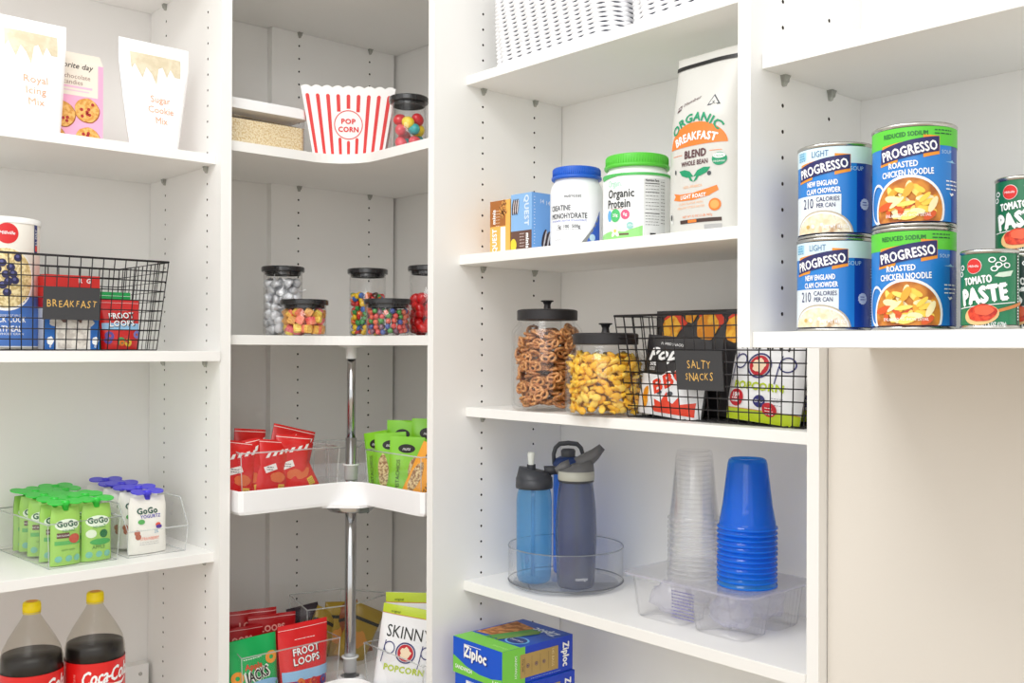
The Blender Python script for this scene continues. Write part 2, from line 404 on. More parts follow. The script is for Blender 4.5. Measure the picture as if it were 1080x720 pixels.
b = MB(); b.lathe([(.0001, .0062), (.028, .0062), (.028, .003), (.012, 0), (.0125, -.022), (.0125, -.024)], mat((225, 228, 226), .3), 24, (0, 0, H)); b.build('top_bearing', susan)
for z in (-.337, -.762):
    b = MB(); b.lathe([(.0125, -.024), (.048, -.024), (.052, -.020), (.052, -.010)], CHROME, 32, (0, 0, H+z)); b.box(-.012, .012, -.056, -.048, H+z-.024, H+z-.010, mat((150, 160, 158), .3, .6)); b.build('bearing_bracket', susan)
for z in (-.262, -.690):
    b = MB(); b.lathe([(.0128, -.03), (.0145, -.03), (.0145, 0), (.019, .001), (.019, .004), (.0128, .004)], mat((236, 238, 236), .25), 24, (0, 0, H+z)); b.build('collar', susan)
# ------------------------------------------------------------------ builders shared by the groceries
GLASS = clear((254, 254, 254), 1.0, .02)
ACRYL = clear((255, 255, 255), 1.0, .03, haze=.02)
LIDK = mat((38, 38, 40), .22, coat=.4)
def seed_noise(seed):
    r = random.Random(seed); k = [(r.uniform(30, 95), r.uniform(30, 95), r.uniform(0, 6.28), r.uniform(.4, 1)) for _ in range(6)]
    return lambda u, v: sum(a*math.sin(p*u+q*v+s)*math.cos(q*.6*u-p*.7*v+s*2) for p, q, s, a in k)/3
def bag(b, w, h, t, m, wf=lambda q: 1, tf=None, crumple=.0012, seed=1, mback=None, flat=.0, nu=22, nv=30, zig=0):
    """soft bag standing on z = 0: returns the front surface S(u, v, off)"""
    nz = seed_noise(seed); tf = tf or (lambda q: min(1, (1-q)*5)**.6*(.75+.25*math.cos(q*3)))
    def T(u, v):
        q = min(1, max(0, v/h)); un = min(1, abs(2*u/w)); return t/2*tf(q)*(1-un**2.4)**.55+.0006
    def S(u, v, off=0):
        q = v/h; un = min(1, abs(2*u/w)); k = crumple*nz(u, v)*(.35+.65*min(1, (1-un)*6))
        return (u*wf(q)+.3*k, -(T(u, v)+k)-off, v)
    def B(u, v, off=0):
        q = v/h; un = min(1, abs(2*u/w)); k = crumple*nz(u+.5, v)*min(1, (1-un)*6)
        return (u*wf(q), T(u, v)+k+off, v)
    b.grid(lambda a, c: S(a, c), nu, nv, m, (-w/2, w/2), (0, h))
    b.grid(lambda a, c: B(-a, c), nu, nv, mback or m, (-w/2, w/2), (0, h))
    return S
stand = lambda q: (min(1, (1-q)*1.25)**.8)*(.82+.18*min(1, q*9))      # gusseted pouch, thick at the base
pillow = lambda q: min(1, q*6)**.5*min(1, (1-q)*6)**.5                 # sealed both ends
def roundbox(b, w, d, h, m, z0=0, r=.01, r2=None, seg=6, flare=0, top=True, bottom=True, smooth=True, cx=0, cy=0, hh=None):
    """rounded-rectangle tube, optionally closed"""
    def ring(z, e):
        pts = []
        for sx, sy, a0 in ((1, -1, -math.pi/2), (1, 1, 0), (-1, 1, math.pi/2), (-1, -1, math.pi)):
            for k in range(seg+1):
                a = a0+math.pi/2*k/seg; pts.append((cx+sx*(w/2+e-r)+r*math.cos(a), cy+sy*(d/2+e-r)+r*math.sin(a), z))
        return pts
    A = ring(z0, 0); C_ = ring(z0+h, flare); n = len(A)
    b.add(A+C_, [(i, (i+1) % n, n+(i+1) % n, n+i) for i in range(n)], m, smooth)
    if bottom: b.add(A, [tuple(range(n))[::-1]], m)
    if top: b.add(C_, [tuple(range(n))], m)
    return ring
def carton(b, w, d, h, mf, ms=None, mt=None):
    """cardboard box standing on z=0, front face -y at y=-d/2; returns surfaces for its faces"""
    ms = ms or mf; mt = mt or mf
    b.add([(-w/2, -d/2, 0), (w/2, -d/2, 0), (w/2, -d/2, h), (-w/2, -d/2, h)], [(0, 1, 2, 3)], mf)
    b.add([(-w/2, d/2, 0), (w/2, d/2, 0), (w/2, d/2, h), (-w/2, d/2, h)], [(3, 2, 1, 0)], mf)
    b.add([(-w/2, -d/2, 0), (-w/2, d/2, 0), (-w/2, d/2, h), (-w/2, -d/2, h)], [(3, 2, 1, 0)], ms)
    b.add([(w/2, -d/2, 0), (w/2, d/2, 0), (w/2, d/2, h), (w/2, -d/2, h)], [(0, 1, 2, 3)], ms)
    b.add([(-w/2, -d/2, h), (w/2, -d/2, h), (w/2, d/2, h), (-w/2, d/2, h)], [(0, 1, 2, 3)], mt)
    b.add([(-w/2, -d/2, 0), (w/2, -d/2, 0), (w/2, d/2, 0), (-w/2, d/2, 0)], [(3, 2, 1, 0)], mt)
    return (S_plane(0, -d/2, 0), S_plane(-w/2, 0, 0, (0, -1, 0), (0, 0, 1), (-1, 0, 0)), S_plane(w/2, 0, 0, (0, 1, 0), (0, 0, 1), (1, 0, 0)),
            S_plane(0, 0, h, (1, 0, 0), (0, 1, 0), (0, 0, 1)))
def lines(b, S, u0, u1, v, n, dv, m, th=.0012, seed=3, off=.0005):
    """rows of fine print too small to read"""
    r = random.Random(seed)
    for i in range(n):
        u = u0
        while u < u1-.001:
            L = r.uniform(.002, .006); e = min(u1, u+L); b.rect(S, u, e, v-i*dv, v-i*dv+th, m, off, .01); u = e+.0012
def tier_lid(b, r, h, z, m):
    b.lathe([(.0001, z), (r*.86, z), (r*.86, z+.0), (r, z+.001), (r, z+h-.0015), (r-.0015, z+h), (.0001, z+h)], m, 48, smooth=False)

# ------------------------------------------------------------------ wire baskets
WIRE = mat((46, 44, 46), .4, .6)
def wire_basket(name, label, loc, rz, W, D, h, fl, text, gname, tagw, tagh, tagu, tagz, tsize):
    t = thing(name, label, 'basket', loc, rz, gname)
    wr = .0011
    def P(u, y, q):  # u,y in -1..1, q 0..1
        e = fl*q; return (u*(W/2-fl+e), y*(D/2-fl+e), .002+q*(h-.002))
    b = MB(); nz = 9; nx = round((W-2*fl)/.0195); ny = round((D-2*fl)/.0195)
    for k in range(1, nz):
        q = k/nz; c = [P(-1, -1, q), P(1, -1, q), P(1, 1, q), P(-1, 1, q)]; b.tube(c, wr, WIRE, 5, closed=True)
    for i in range(nx+1):
        u = -1+2*i/nx; b.tube([P(u, -1, 1), P(u, -1, 0), P(u, 1, 0), P(u, 1, 1)], wr, WIRE, 5)
    for j in range(ny+1):
        y = -1+2*j/ny; b.tube([P(-1, y, 1), P(-1, y, 0), P(1, y, 0), P(1, y, 1)], wr, WIRE, 5)
    b.build('wire_mesh', t)
    b = MB(); b.tube([P(-1, -1, 1), P(1, -1, 1), P(1, 1, 1), P(-1, 1, 1)], .0021, WIRE, 8, closed=True); b.build('rim', t)
    b = MB(); q = tagz/h; y = -(D/2-fl+fl*q)-.004; tl = fl/h
    S = lambda u, v, off=0: (tagu+u, y-v*tl-off, tagz+v)
    slate = mat((58, 58, 60), .7)
    n = len(b.v)
    b.grid(lambda a, c: S(a, c, 0), 1, 1, slate, (-tagw/2, tagw/2), (-tagh/2, tagh/2), smooth=False)
    b.grid(lambda a, c: S(-a, c, -.002), 1, 1, slate, (-tagw/2, tagw/2), (-tagh/2, tagh/2), smooth=False)
    for a0, a1 in (((-1, -1), (1, -1)), ((1, -1), (1, 1)), ((1, 1), (-1, 1)), ((-1, 1), (-1, -1))):
        q0 = S(a0[0]*tagw/2, a0[1]*tagh/2); q1 = S(a1[0]*tagw/2, a1[1]*tagh/2); q2 = S(a1[0]*tagw/2, a1[1]*tagh/2, -.002); q3 = S(a0[0]*tagw/2, a0[1]*tagh/2, -.002)
        b.add([q0, q1, q2, q3], [(0, 1, 2, 3)], slate)
    gold = mat((222, 178, 96), .5)
    rr = random.Random(5)
    for k, line in enumerate(text):
        n = len(line); vv = (len(text)-1)*tsize*.62-k*tsize*1.24; wd = tsize*.62
        for i, ch in enumerate(line):
            if ch == ' ': continue
            b.text(S, ch, (i-(n-1)/2)*wd, vv+rr.uniform(-.06, .06)*tsize, tsize*rr.uniform(.95, 1.25), gold, bold=-.0, sx=.78, rot=rr.uniform(-.14, .08), step=0)
    b.build('name_tag', t)
    return t
GB = 'black wire baskets of snacks'
wire_basket('wire_basket', 'black wire basket tagged BREAKFAST on the left shelf, holding oatmeal and cereal', (.617, 2.072, -.0071), 0, .40, .262, .176, .017, ['BREAKFAST'], GB, .102, .060, .017, .088, .0165)
wire_basket('wire_basket', 'black wire basket tagged SALTY SNACKS beside the cracker jar', (1.429, 1.0005, -.1194), -math.pi/2, .382, .252, .177, .017, ['SALTY', 'SNACKS'], GB, .094, .064, -.011, .085, .0160)

# ------------------------------------------------------------------ left bay, upper shelf: baking mixes
FILM = mat((253, 253, 254), .3, spec=.6)
def mix_pouch(loc, rz, w, h, words, label, low, seed):
    t = thing('baking_mix_pouch', label, 'pouch', loc, rz, 'white baking mix pouches')
    b = MB(); wf = lambda q: low+(1-low)*min(1, q*1.25)**.8
    S = bag(b, w, h, .06, FILM, wf, stand, .0010, seed)
    win = speckle((214, 200, 170), (226, 214, 188), 60, .35)
    # window with a dripping lower edge
    hw = w*.36; top = h*.88; base = h*.72; pts = [(-hw, top), (-hw, base)]
    drips = [(-.86, .02), (-.62, -.1), (-.42, -.005), (-.22, -.03), (-.06, -.17), (.08, .0), (.24, .03), (.4, -.05), (.56, .02), (.74, -.02), (1, -.02)]
    pr = -1
    for q, dv in drips: pts.append((hw*q, base+h*dv*.75+(.008 if dv > -.01 else 0)))
    pts += [(hw, base), (hw, top)]
    b.poly(S, pts, win, .0006)
    ink = mat((236, 170, 138), .5)
    for k, wd in enumerate(words): b.text(S, wd, .004, h*(.46-.1*k), .019, ink, .0009, sx=1.1, bold=.005)
    b.rect(S, -w*.28, w*.3, h*.2, h*.2+.0008, mat((232, 230, 228), .5), .0006); lines(b, S, -w*.2, w*.22, h*.16, 1, .004, mat((240, 222, 210), .5), .0008)
    b.build('pouch_body', t)
    s = MB(); s.grid(lambda a, c: S(a, c, .0009), 16, 2, mat((244, 244, 246), .25), (-w/2, w/2), (h*.935, h*.948)); s.build('zip_seal', t)
mix_pouch((.5600, 1.955, .3892), .02, .128, .208, ['Royal', 'Icing', 'Mix'], 'white pouch reading Royal Icing Mix, left of the pink cookie box', .84, 3)
mix_pouch((.7920, 1.957, .3892), .03, .142, .212, ['Sugar', 'Cookie', 'Mix'], 'white pouch reading Sugar Cookie Mix, right of the pink cookie box', .66, 8)
t = thing('cookie_box', 'pink and cream packet printed with four candy-studded cookies, between the white pouches', 'packet', (.6550, 2.03, .3892), 0)
b = MB(); pk = mat((243, 176, 208), .45); cr = mat((238, 228, 214), .5)
w_, d_, h_ = .110, .05, .160
Sf, Sl, Sr, St = carton(b, w_, d_, h_, pk, mat((246, 196, 220), .45), pk)
# folded top
b.add([(-w_/2, -d_/2, h_), (w_/2, -d_/2, h_), (w_/2, d_/2, h_), (-w_/2, d_/2, h_), (-w_/2, -.004, h_+.024), (w_/2, -.004, h_+.024), (w_/2, .004, h_+.024), (-w_/2, .004, h_+.024)],
      [(0, 1, 5, 4), (2, 3, 7, 6), (0, 4, 7, 3), (1, 2, 6, 5), (4, 5, 6, 7)], cr)
b.rect(Sf, -w_/2+.001, w_/2-.010, h_*.60, h_, cr, .0003, .05)
b.text(Sf, 'favorite day', -.001, h_*.96, .0150, mat((40, 30, 28), .5), .0006, shear=.25, bold=.012, step=0)
b.text(Sf, 'chocolate', .006, h_*.83, .0125, mat((150, 120, 110), .5), .0006, step=0); b.text(Sf, 'candies', -.002, h_*.76, .0125, mat((150, 120, 110), .5), .0006, step=0)
b.rect(Sf, -.03, .034, h_*.69, h_*.715, mat((240, 190, 214), .5), .0006, .05); b.rect(Sf, -.02, .028, h_*.65, h_*.665, mat((236, 200, 214), .5), .0006, .05)
ck = speckle((214, 150, 66), (240, 190, 110), 150, .6, bump=.4); cd_ = mat((176, 44, 44), .4); ckd = mat((150, 84, 34), .6)
for q, (cu, cv, rr_) in enumerate([(-.022, h_*.36, .024), (.024, h_*.44, .023), (-.036, h_*.08, .020), (.026, h_*.09, .023)]):
    cl = (-w_/2, w_/2, .0015, h_)
    b.blob(Sf, cu+.001, cv-.0012, rr_*1.03, rr_*1.03, ckd, .0005, clip=cl, wob=.015); b.blob(Sf, cu, cv, rr_, rr_, ck, .0008, clip=cl, wob=.02)
    r9 = random.Random(q)
    for k in range(7):
        a = r9.uniform(0, 6.28); q9 = r9.uniform(.15, .8)*rr_; b.blob(Sf, cu+q9*math.cos(a), max(.003, cv+q9*math.sin(a)), .0032, .0032, cd_, .0012, 10, 1)
b.build('packet_body', t)

# ------------------------------------------------------------------ left bay: inside the breakfast basket
t = thing('oatmeal_canister', 'tall round canister reading QUICK COOK OATMEAL with blueberries, in the breakfast basket', 'canister', (.5400, 2.045, -.0042), -.20)
b = MB(); r = .0635; hh = .236; blu = mat((74, 120, 196), .45); oat = speckle((206, 180, 122), (246, 228, 176), 170, .7, bump=.5)
b.lathe([(.0001, 0), (r, 0), (r, hh)], mat((244, 240, 230), .5), 64, smooth=True)
S = S_cyl(r); b.rect(S, -.19, .19, .004, .098, blu, .0003)
b.blob(S, 0.002, .128, .052, .058, mat((250, 250, 250), .4), .0005, 40); b.blob(S, 0.002, .130, .049, .055, oat, .0008, 40, 6)
b.rect(S, -.19, .19, .004, .070, blu, .0011)
bb = mat((44, 42, 84), .5); b2 = mat((92, 94, 150), .5)
for x, z in [(-.004, .158), (.010, .150), (-.012, .146), (.002, .137), (.014, .138), (-.016, .128), (.006, .124), (-.003, .117), (.022, .168), (.004, .104), (.017, .126), (-.022, .140)]:
    b.blob(S, x, z, .0072, .0072, bb, .0016, 16, 2); b.blob(S, x-.001, z+.002, .003, .003, b2, .0020, 10, 1)
b.blob(S, .004, .212, .0190, .0190, mat((214, 36, 40), .45), .0006, 32); b.text(S, 'Millville', .004, .213, .0085, WHITE, .0010, shear=.2, bold=.02)
b.text(S, 'DOES NOT MELT', .010, .062, .0045, WHITE, .0015)
b.text(S, 'QUICK COOK', .004, .0545, .0150, WHITE, .0015, bold=.02, width=.066); b.text(S, 'OATMEAL', .004, .0375, .0150, WHITE, .0015, bold=.02, width=.050)
b.text(S, '100% WHOLE GRAIN', .004, .028, .006, WHITE, .0015, width=.058); b.rect(S, -.19, .19, .004, .0055, WHITE, .0014)
b.rect(S, .058, .068, .18, .232, mat((40, 50, 110), .5), .0008); b.text(S, 'ALL DAY', .063, .206, .009, WHITE, .0012, rot=math.pi/2)
b.blob(S, .063, .188, .004, .006, mat((214, 60, 50), .5), .0014, 14, 2)
b.build('canister_body', t)
b = MB(); b.lathe([(r+.0012, hh-.004), (r+.0018, hh+.006), (r-.002, hh+.0075), (r-.004, hh+.005), (.0001, hh+.005)], mat((246, 246, 244), .4), 64); b.build('lid', t)

t = thing('oat_packet_box', 'red, white and blue carton of oat packets behind the BREAKFAST tag', 'box', (.643, 1.995, -.0042), .0)
b = MB(); w_, d_, h_ = .100, .05, .140
red = mat((214, 40, 36), .45); blue = mat((36, 104, 184), .45)
Sf, Sl, Sr, St = carton(b, w_, d_, h_, mat((240, 238, 232), .5), red, red)
b.rect(Sf, -w_/2, w_/2, h_*.62, h_, red, .0003, .05); b.rect(Sf, -w_/2, -w_*.30, 0, h_*.5, blue, .0003, .05); b.rect(Sf, w_*.33, w_/2, 0, h_*.5, blue, .0003, .05)
b.rect(Sl, -.025, .025, 0, h_*.55, mat((228, 226, 224), .5), .0003, .05); b.text(Sf, 'R  G', .022, h_*.93, .012, WHITE, .0008, bold=.03, step=0)
b.blob(Sf, .0, h_*.42, .030, .016, mat((116, 84, 74), .6), .0006, wob=.05); b.poly(Sf, [(-.026, .002), (.026, .002), (.031, h_*.36), (-.029, h_*.36)], speckle((206, 198, 188), (240, 234, 224), 90, .7), .0010, 0)
for x in (-.03, 0, .028): b.blob(Sf, x, h_*.36, .012, .008, speckle((206, 198, 188), (240, 234, 224), 90, .7), .0012, 14, 2, wob=.1)
for x in (-.040, .042): b.blob(Sf, x, .016, .006, .008, WHITE, .0010, 14, 1, wob=.1); b.text(Sf, '8', x, .006, .008, WHITE, .0010, step=0)
b.build('carton', t)

def cereal_bag(name, loc, rz, tilt, w, h, th, base, accent, words, label, group=None, band=None, top=None, seed=1, fruit=(), pic=None, tz=None, tsz=.02, lowk=.9, bcol=None, cat='bag'):
    t = thing(name, label, cat, loc, rz, group); t.rotation_euler = (tilt, 0, rz)
    b = MB(); S = bag(b, w, h, th, base, lambda q: lowk+(1-lowk)*min(1, q*1.3), stand, .0018, seed)
    if top: b.rect(S, -w/2, w/2, h*.86, h, top, .0004)
    if band: b.rect(S, -w/2+.002, w/2-.002, h*band[0], h*band[1], bcol or mat((150, 196, 232), .4), .0004)
    b.rect(S, -w/2+.001, w/2-.001, h*.93, h*.935, WHITE, .0006)
    for k, (cu, cv, rr_, c) in enumerate(fruit):
        b.blob(S, cu, cv, rr_, rr_, mat(c, .5), .0008+.0002*k, 18, 2, r0=.36)
    for k, wd in enumerate(words):
        v0 = (tz or h*.62)-k*tsz*.95
        b.text(S, wd, 0.001, v0-.0006, tsz*1.06, mat((40, 20, 24), .5), .0014, bold=.05, rot=.06, width=min(w*.74, tsz*.62*len(wd))*1.04); b.text(S, wd, 0, v0, tsz, accent, .0018, bold=.03, rot=.06, width=min(w*.74, tsz*.62*len(wd)))
    lines(b, S, -w*.2, w*.2, h*.78, 1, .004, WHITE, .0012, seed)
    b.build('bag_body', t)
    return t
FR = [(.22, .10), (-.22, .14), (0, .06)]
fruitc = [(228, 120, 40), (90, 70, 150), (222, 190, 60), (200, 60, 60), (80, 150, 90), (120, 120, 190)]
def loops(w, h, n, seed, r=.006):
    q = random.Random(seed); return [(q.uniform(-.4, .4)*w, q.uniform(.05, .3)*h, r*q.uniform(.8, 1.25), fruitc[i % 6]) for i in range(n)]
RED = mat((206, 34, 34), .3, spec=.6)
cereal_bag('cereal_bag', (.7460, 2.052, -.0042), .05, -.06, .082, .116, .03, mat((0, 150, 70), .35), WHITE, [], 'green-topped cereal bag standing behind the red one in the breakfast basket', seed=4)
cereal_bag('cereal_bag', (.7400, 1.992, -.0042), .05, -.05, .080, .098, .034, RED, WHITE, ['FROOT', 'LOOPS'], 'small red FROOT LOOPS bag with fruit rings in the breakfast basket', band=(.38, .52), seed=5, fruit=loops(.08, .1, 8, 2, .0075), tz=.066, tsz=.016)

# ------------------------------------------------------------------ left bay: clear bins of squeeze pouches
def wall_quad(b, P, th, n, m):
    n = Vector(n)*th; v = [Vector(p) for p in P]; k = len(v)
    b.add(v+[p+n for p in v], [tuple(range(k)), tuple(range(k, 2*k))[::-1]]+[(i, (i+1) % k, k+(i+1) % k, k+i) for i in range(k)], m)
def clear_bin(name, label, loc, rz, W, D, h, hf=None, fl=.006, m=ACRYL, group=None, edge=.002):
    """open plastic bin; hf = height of the lowered front"""
    t = thing(name, label, 'bin', loc, rz, group); hf = hf or h; b = MB()
    sc = D*.16
    def sid(x, s): # side outline with front scoop
        pts = [(s*(W/2-fl), -D/2+fl, 0), (s*(W/2-fl), D/2-fl, 0), (s*W/2, D/2, h), (s*W/2, -D/2+(sc if hf < h else 0), h)]
        if hf < h: pts += [(s*(W/2-fl*.4), -D/2+fl*.2, hf)]
        return pts
    f = MB()
    f.add([(-W/2+fl, -D/2+fl, 0), (W/2-fl, -D/2+fl, 0), (W/2-fl, D/2-fl, 0), (-W/2+fl, D/2-fl, 0)], [(0, 1, 2, 3)], m)
    for s in (-1, 1): f.add(sid(0, s), [tuple(range(len(sid(0, s))))], m)
    kf = hf/h; f.add([(-W/2+fl, -D/2+fl, 0), (W/2-fl, -D/2+fl, 0), (W/2-fl*(1-kf), -D/2+fl*(1-kf), hf), (-W/2+fl*(1-kf), -D/2+fl*(1-kf), hf)], [(0, 1, 2, 3)], m)
    f.add([(-W/2+fl, D/2-fl, 0), (W/2-fl, D/2-fl, 0), (W/2, D/2, h), (-W/2, D/2, h)], [(0, 1, 2, 3)], m)
    f.build('bin_body', t)
    e = MB(); EM = clear((250, 252, 252), 1.2, .08, haze=.5, hazec=(246, 249, 249))
    top = []
    if hf < h: top = [(-W/2+fl*(1-kf), -D/2, hf), (W/2-fl*(1-kf), -D/2, hf), (W/2, -D/2+sc, h), (W/2, D/2, h), (-W/2, D/2, h), (-W/2, -D/2+sc, h)]
    else: top = [(-W/2, -D/2, h), (W/2, -D/2, h), (W/2, D/2, h), (-W/2, D/2, h)]
    e.tube(top, edge*.8, EM, 6, closed=True)
    for sx in (-1, 1):
        for sy in (-1, 1): e.tube([(sx*(W/2-fl), sy*(D/2-fl), .001), (sx*(W/2-fl*.3), sy*(D/2-fl*.3), (hf if sy < 0 else h)*.98)], edge*.4, EM, 6)
    e.tube([(-W/2+fl, -D/2+fl, .001), (W/2-fl, -D/2+fl, .001), (W/2-fl, D/2-fl, .001), (-W/2+fl, D/2-fl, .001)], edge*.4, EM, 6, closed=True)
    e.build('bin_rim', t)
    return t
GP = 'clear bins holding squeeze pouches'
clear_bin('clear_bin', 'clear plastic bin filled with green-capped squeeze pouches', (.652, 2.080, -.4109), .07, .140, .265, .084, group=GP)
clear_bin('clear_bin', 'clear plastic bin with a low front filled with blue-capped squeeze pouches', (.800, 2.080, -.4109), .02, .128, .262, .104, .052, group=GP)

def squeeze(name, w, h, body, capm, label, group, words, seed, kind, loc, rz):
    t = thing(name, label, 'pouch', loc, rz, group)
    b = MB(); wf = lambda q: 1-.12*max(0, q-.82)/.18-.04*math.sin(q*3.1)
    S = bag(b, w, h, .026, body, wf, lambda q: (min(1, (1-q)*2.2)**.7)*(.7+.3*min(1, q*7)), .0006, seed, nu=14, nv=18)
    if kind == 'green':
        b.blob(S, 0, h*.70, w*.40, h*.10, mat((232, 244, 224), .4), .0006)
        b.text(S, 'GoGo', 0, h*.72, .0150, mat((26, 92, 62), .5), .0012, bold=.04); b.text(S, 'squeeZ', .002, h*.615, .0085, mat((60, 140, 70), .5), .0012)
        if words == 'APPLE':
            b.blob(S, .010, h*.48, .008, .008, mat((30, 110, 60), .5), .0010, 16, 2); b.blob(S, -.014, h*.49, .010, .008, mat((226, 240, 214), .5), .0010, 16, 2)
            b.blob(S, .004, h*.34, w*.36, .006, mat((70, 168, 84), .5), .0008); b.text(S, 'APPLE', 0, h*.25, .0095, mat((70, 120, 60), .5), .0012)
        else:
            b.rect(S, -w*.36, w*.04, h*.48, h*.57, mat((96, 60, 50), .5), .0010); b.text(S, 'NO SUGAR', -w*.16, h*.525, .0045, WHITE, .0014)
            b.blob(S, .012, h*.46, .011, .009, mat((196, 80, 60), .5), .0012, 16, 2); b.rect(S, -w*.42, w*.42, h*.36, h*.43, mat((90, 176, 90), .5), .0007)
            b.text(S, 'apple apple', 0, h*.28, .006, mat((90, 140, 60), .5), .0012)
        for x in (-.3, .02, .3): b.blob(S, w*x, h*.12, .0062, .0062, mat((120, 190, 170), .5), .0010, 14, 2)
    else:
        b.text(S, 'GoGo', -.004, h*.76, .0165, mat((36, 84, 70), .5), .0012, bold=.04); b.text(S, 'YOGURTZ', .002, h*.66, .009, mat((70, 60, 170), .5), .0012, bold=.02)
        b.blob(S, -.018, h*.57, .007, .005, mat((90, 170, 90), .5), .0010, 14, 2); b.blob(S, .018, h*.50, .006, .004, mat((226, 90, 70), .5), .0010, 14, 2); b.blob(S, .020, h*.46, .007, .004, mat((90, 60, 150), .5), .0012, 14, 2)
        for x, z in ((-.026, .38), (-.024, .31)): b.blob(S, x, h*z, .0055, .006, mat((176, 96, 74), .5), .0010, 14, 2)
        b.text(S, 'STRAWBERRY', .000, h*.27, .0085, mat((232, 116, 84), .5), .0012, width=w*.5); lines(b, S, -w*.26, w*.24, h*.2, 2, .004, mat((170, 170, 170), .5), .0009)
        b.text(S, '2%', .014, h*.38, .008, mat((70, 150, 190), .5), .0012)
    b.build('pouch_body', t)
    c = MB(); z = h
    c.lathe([(.0001, z-.006), (.0060, z-.006), (.0060, z+.003), (.0082, z+.003), (.0082, z+.012), (.0045, z+.013), (.0001, z+.013)], capm, 18)
    # two round wings
    for s in (-1, 1):
        ring = [(s*(.0175+.0155*math.cos(a)), .0150*math.sin(a)) for a in [k*math.pi/10 for k in range(20)]]
        if s < 0: ring = ring[::-1]
        n0 = len(c.v); c.prism(ring, z+.0090, z+.0110, capm)
        c.v[n0:] = [(x, y, q+.20*y) for x, y, q in c.v[n0:]]      # wings tip towards the front
    c.build('cap', t)
    return t
gb = mat((158, 206, 96), .35); gc = mat((52, 205, 66), .3); pale = mat((236, 234, 226), .35); bc = mat((74, 66, 222), .3)
gg = 'green-capped applesauce pouches in the clear bin'; k = 0
protos = [squeeze('squeeze_pouch', .058, .108, gb, gc, 'green squeeze pouch with a green winged cap, front row left of the bin', gg, 'MIX', 3, 'green', (.634, 1.977, -.4100), .10),
          squeeze('squeeze_pouch', .058, .108, gb, gc, 'green squeeze pouch reading APPLE with a green winged cap, front row right of the bin', gg, 'APPLE', 6, 'green', (.6925, 1.981, -.4100), .02)]
kids = [children_of(p) for p in protos]; rows_ = ['second', 'third', 'fourth', 'rearmost']
for i in range(1, 5):
    for j in (0, 1):
        x = (.634, .6925)[j]-.0035*i+rnd.uniform(-.002, .002)
        dup(protos[j], (x, 1.979+.048*i, -.4100+rnd.uniform(0, .007)), rnd.uniform(-.3, .35), 'green-capped squeeze pouch in the %s row from the front, %s of the bin' % (rows_[i-1], ('left', 'right')[j]), gg, kids[j])
p = squeeze('squeeze_pouch', .080, .112, pale, bc, 'cream STRAWBERRY squeeze pouch with a blue winged cap, frontmost in its bin', 'blue-capped yogurt pouches in the clear bin', '', 9, 'blue', (.794, 1.986, -.4100), .06)
kd = children_of(p)
for i in range(1, 6):
    dup(p, (.794-.002*i, 1.986+.040*i, -.4100+.005*(i % 2)), rnd.uniform(-.4, .3), 'cream squeeze pouch with a blue winged cap, number %s from the front of its bin' % ['two', 'three', 'four', 'five', 'six'][i-1], None, kd)

# ------------------------------------------------------------------ soda bottles
PET = clear((244, 242, 237), 1.0, .06, haze=.02, hazec=(200, 196, 186)); COLA = mat((18, 10, 8), .35, spec=.4)
YEL = mat((250, 224, 0), .35); CRED = mat((226, 28, 26), .35, coat=.3)
def soda(loc, rz, label):
    t = thing('soda_bottle', label, 'bottle', loc, rz, 'big cola bottles')
    z0 = .305
    prof = [(.0001, .004), (.030, .0), (.045, .006), (.0535, .03), (.0545, .06), (.0535, .085), (.0535, .180), (.0545, .190), (.0535, .203), (.0490, .220), (.0405, .237), (.0290, .256), (.0190, .272), (.0142, .281), (.0135, .290)]
    b = MB(); b.lathe(prof, PET, 56); b.build('bottle_shell', t)
    c = MB(); lv = .2105; pr = [(r_-.0022, z_) for r_, z_ in prof if z_ < lv and r_ > .01]; c.lathe([(.0001, .006)]+pr+[(.0500, lv), (.0001, lv)], COLA, 56, smooth=True); c.build('cola', t)
    l = MB(); rr_ = .0548; l.lathe([(rr_, .094), (rr_, .182)], CRED, 64, mf=None); S = S_cyl(rr_)
    # label sits in the recess
    for u0 in (-.004,):
        l.text(S, 'Coca', -.020, .156, .037, WHITE, .0008, bold=.03, shear=.45, width=.046, step=.006, rot=.10); l.text(S, '-', .0065, .158, .03, WHITE, .0008, bold=.03, width=.006, rot=.10)
        l.text(S, 'Cola', .0315, .1595, .037, WHITE, .0008, bold=.03, shear=.45, width=.044, step=.006, rot=.10)
        l.poly(S, [(-.047, .140), (-.030, .148), (-.010, .146), (.012, .140), (.034, .139), (.050, .146), (.036, .134), (.010, .134), (-.012, .141), (-.032, .143)], WHITE, .0008)
        l.text(S, 'ORIGINAL TASTE', .020, .122, .006, WHITE, .0008)
    l.text(S, 'RECYCLE ME', -.058, .147, .0055, mat((250, 170, 160), .5), .0008, rot=math.pi/2)
    l.build('label', t)
    k = MB(); k.lathe([(.0001, z0-.001), (.0125, z0), (.0148, z0-.002), (.0155, z0-.016), (.0155, z0-.019), (.0140, z0-.019)], YEL, 36)
    k.lathe([(.0001, z0+.0002), (.010, z0+.0002)], mat((236, 160, 20), .4), 24)
    for q in range(36):
        a = q*math.pi/18; k.tube([(.0150*math.cos(a), .0150*math.sin(a), z0-.004), (.0155*math.cos(a), .0155*math.sin(a), z0-.017)], .0005, YEL, 4)
    k.lathe([(.0156, z0-.020), (.0156, z0-.0215), (.0138, z0-.0215)], YEL, 36); k.build('cap', t)
soda((.5730, 1.968, -.7728), .02, 'big cola bottle with a yellow cap at the lower left edge')
soda((.6870, 1.968, -.7728), .04, 'big cola bottle with a yellow cap, the right one of the pair')
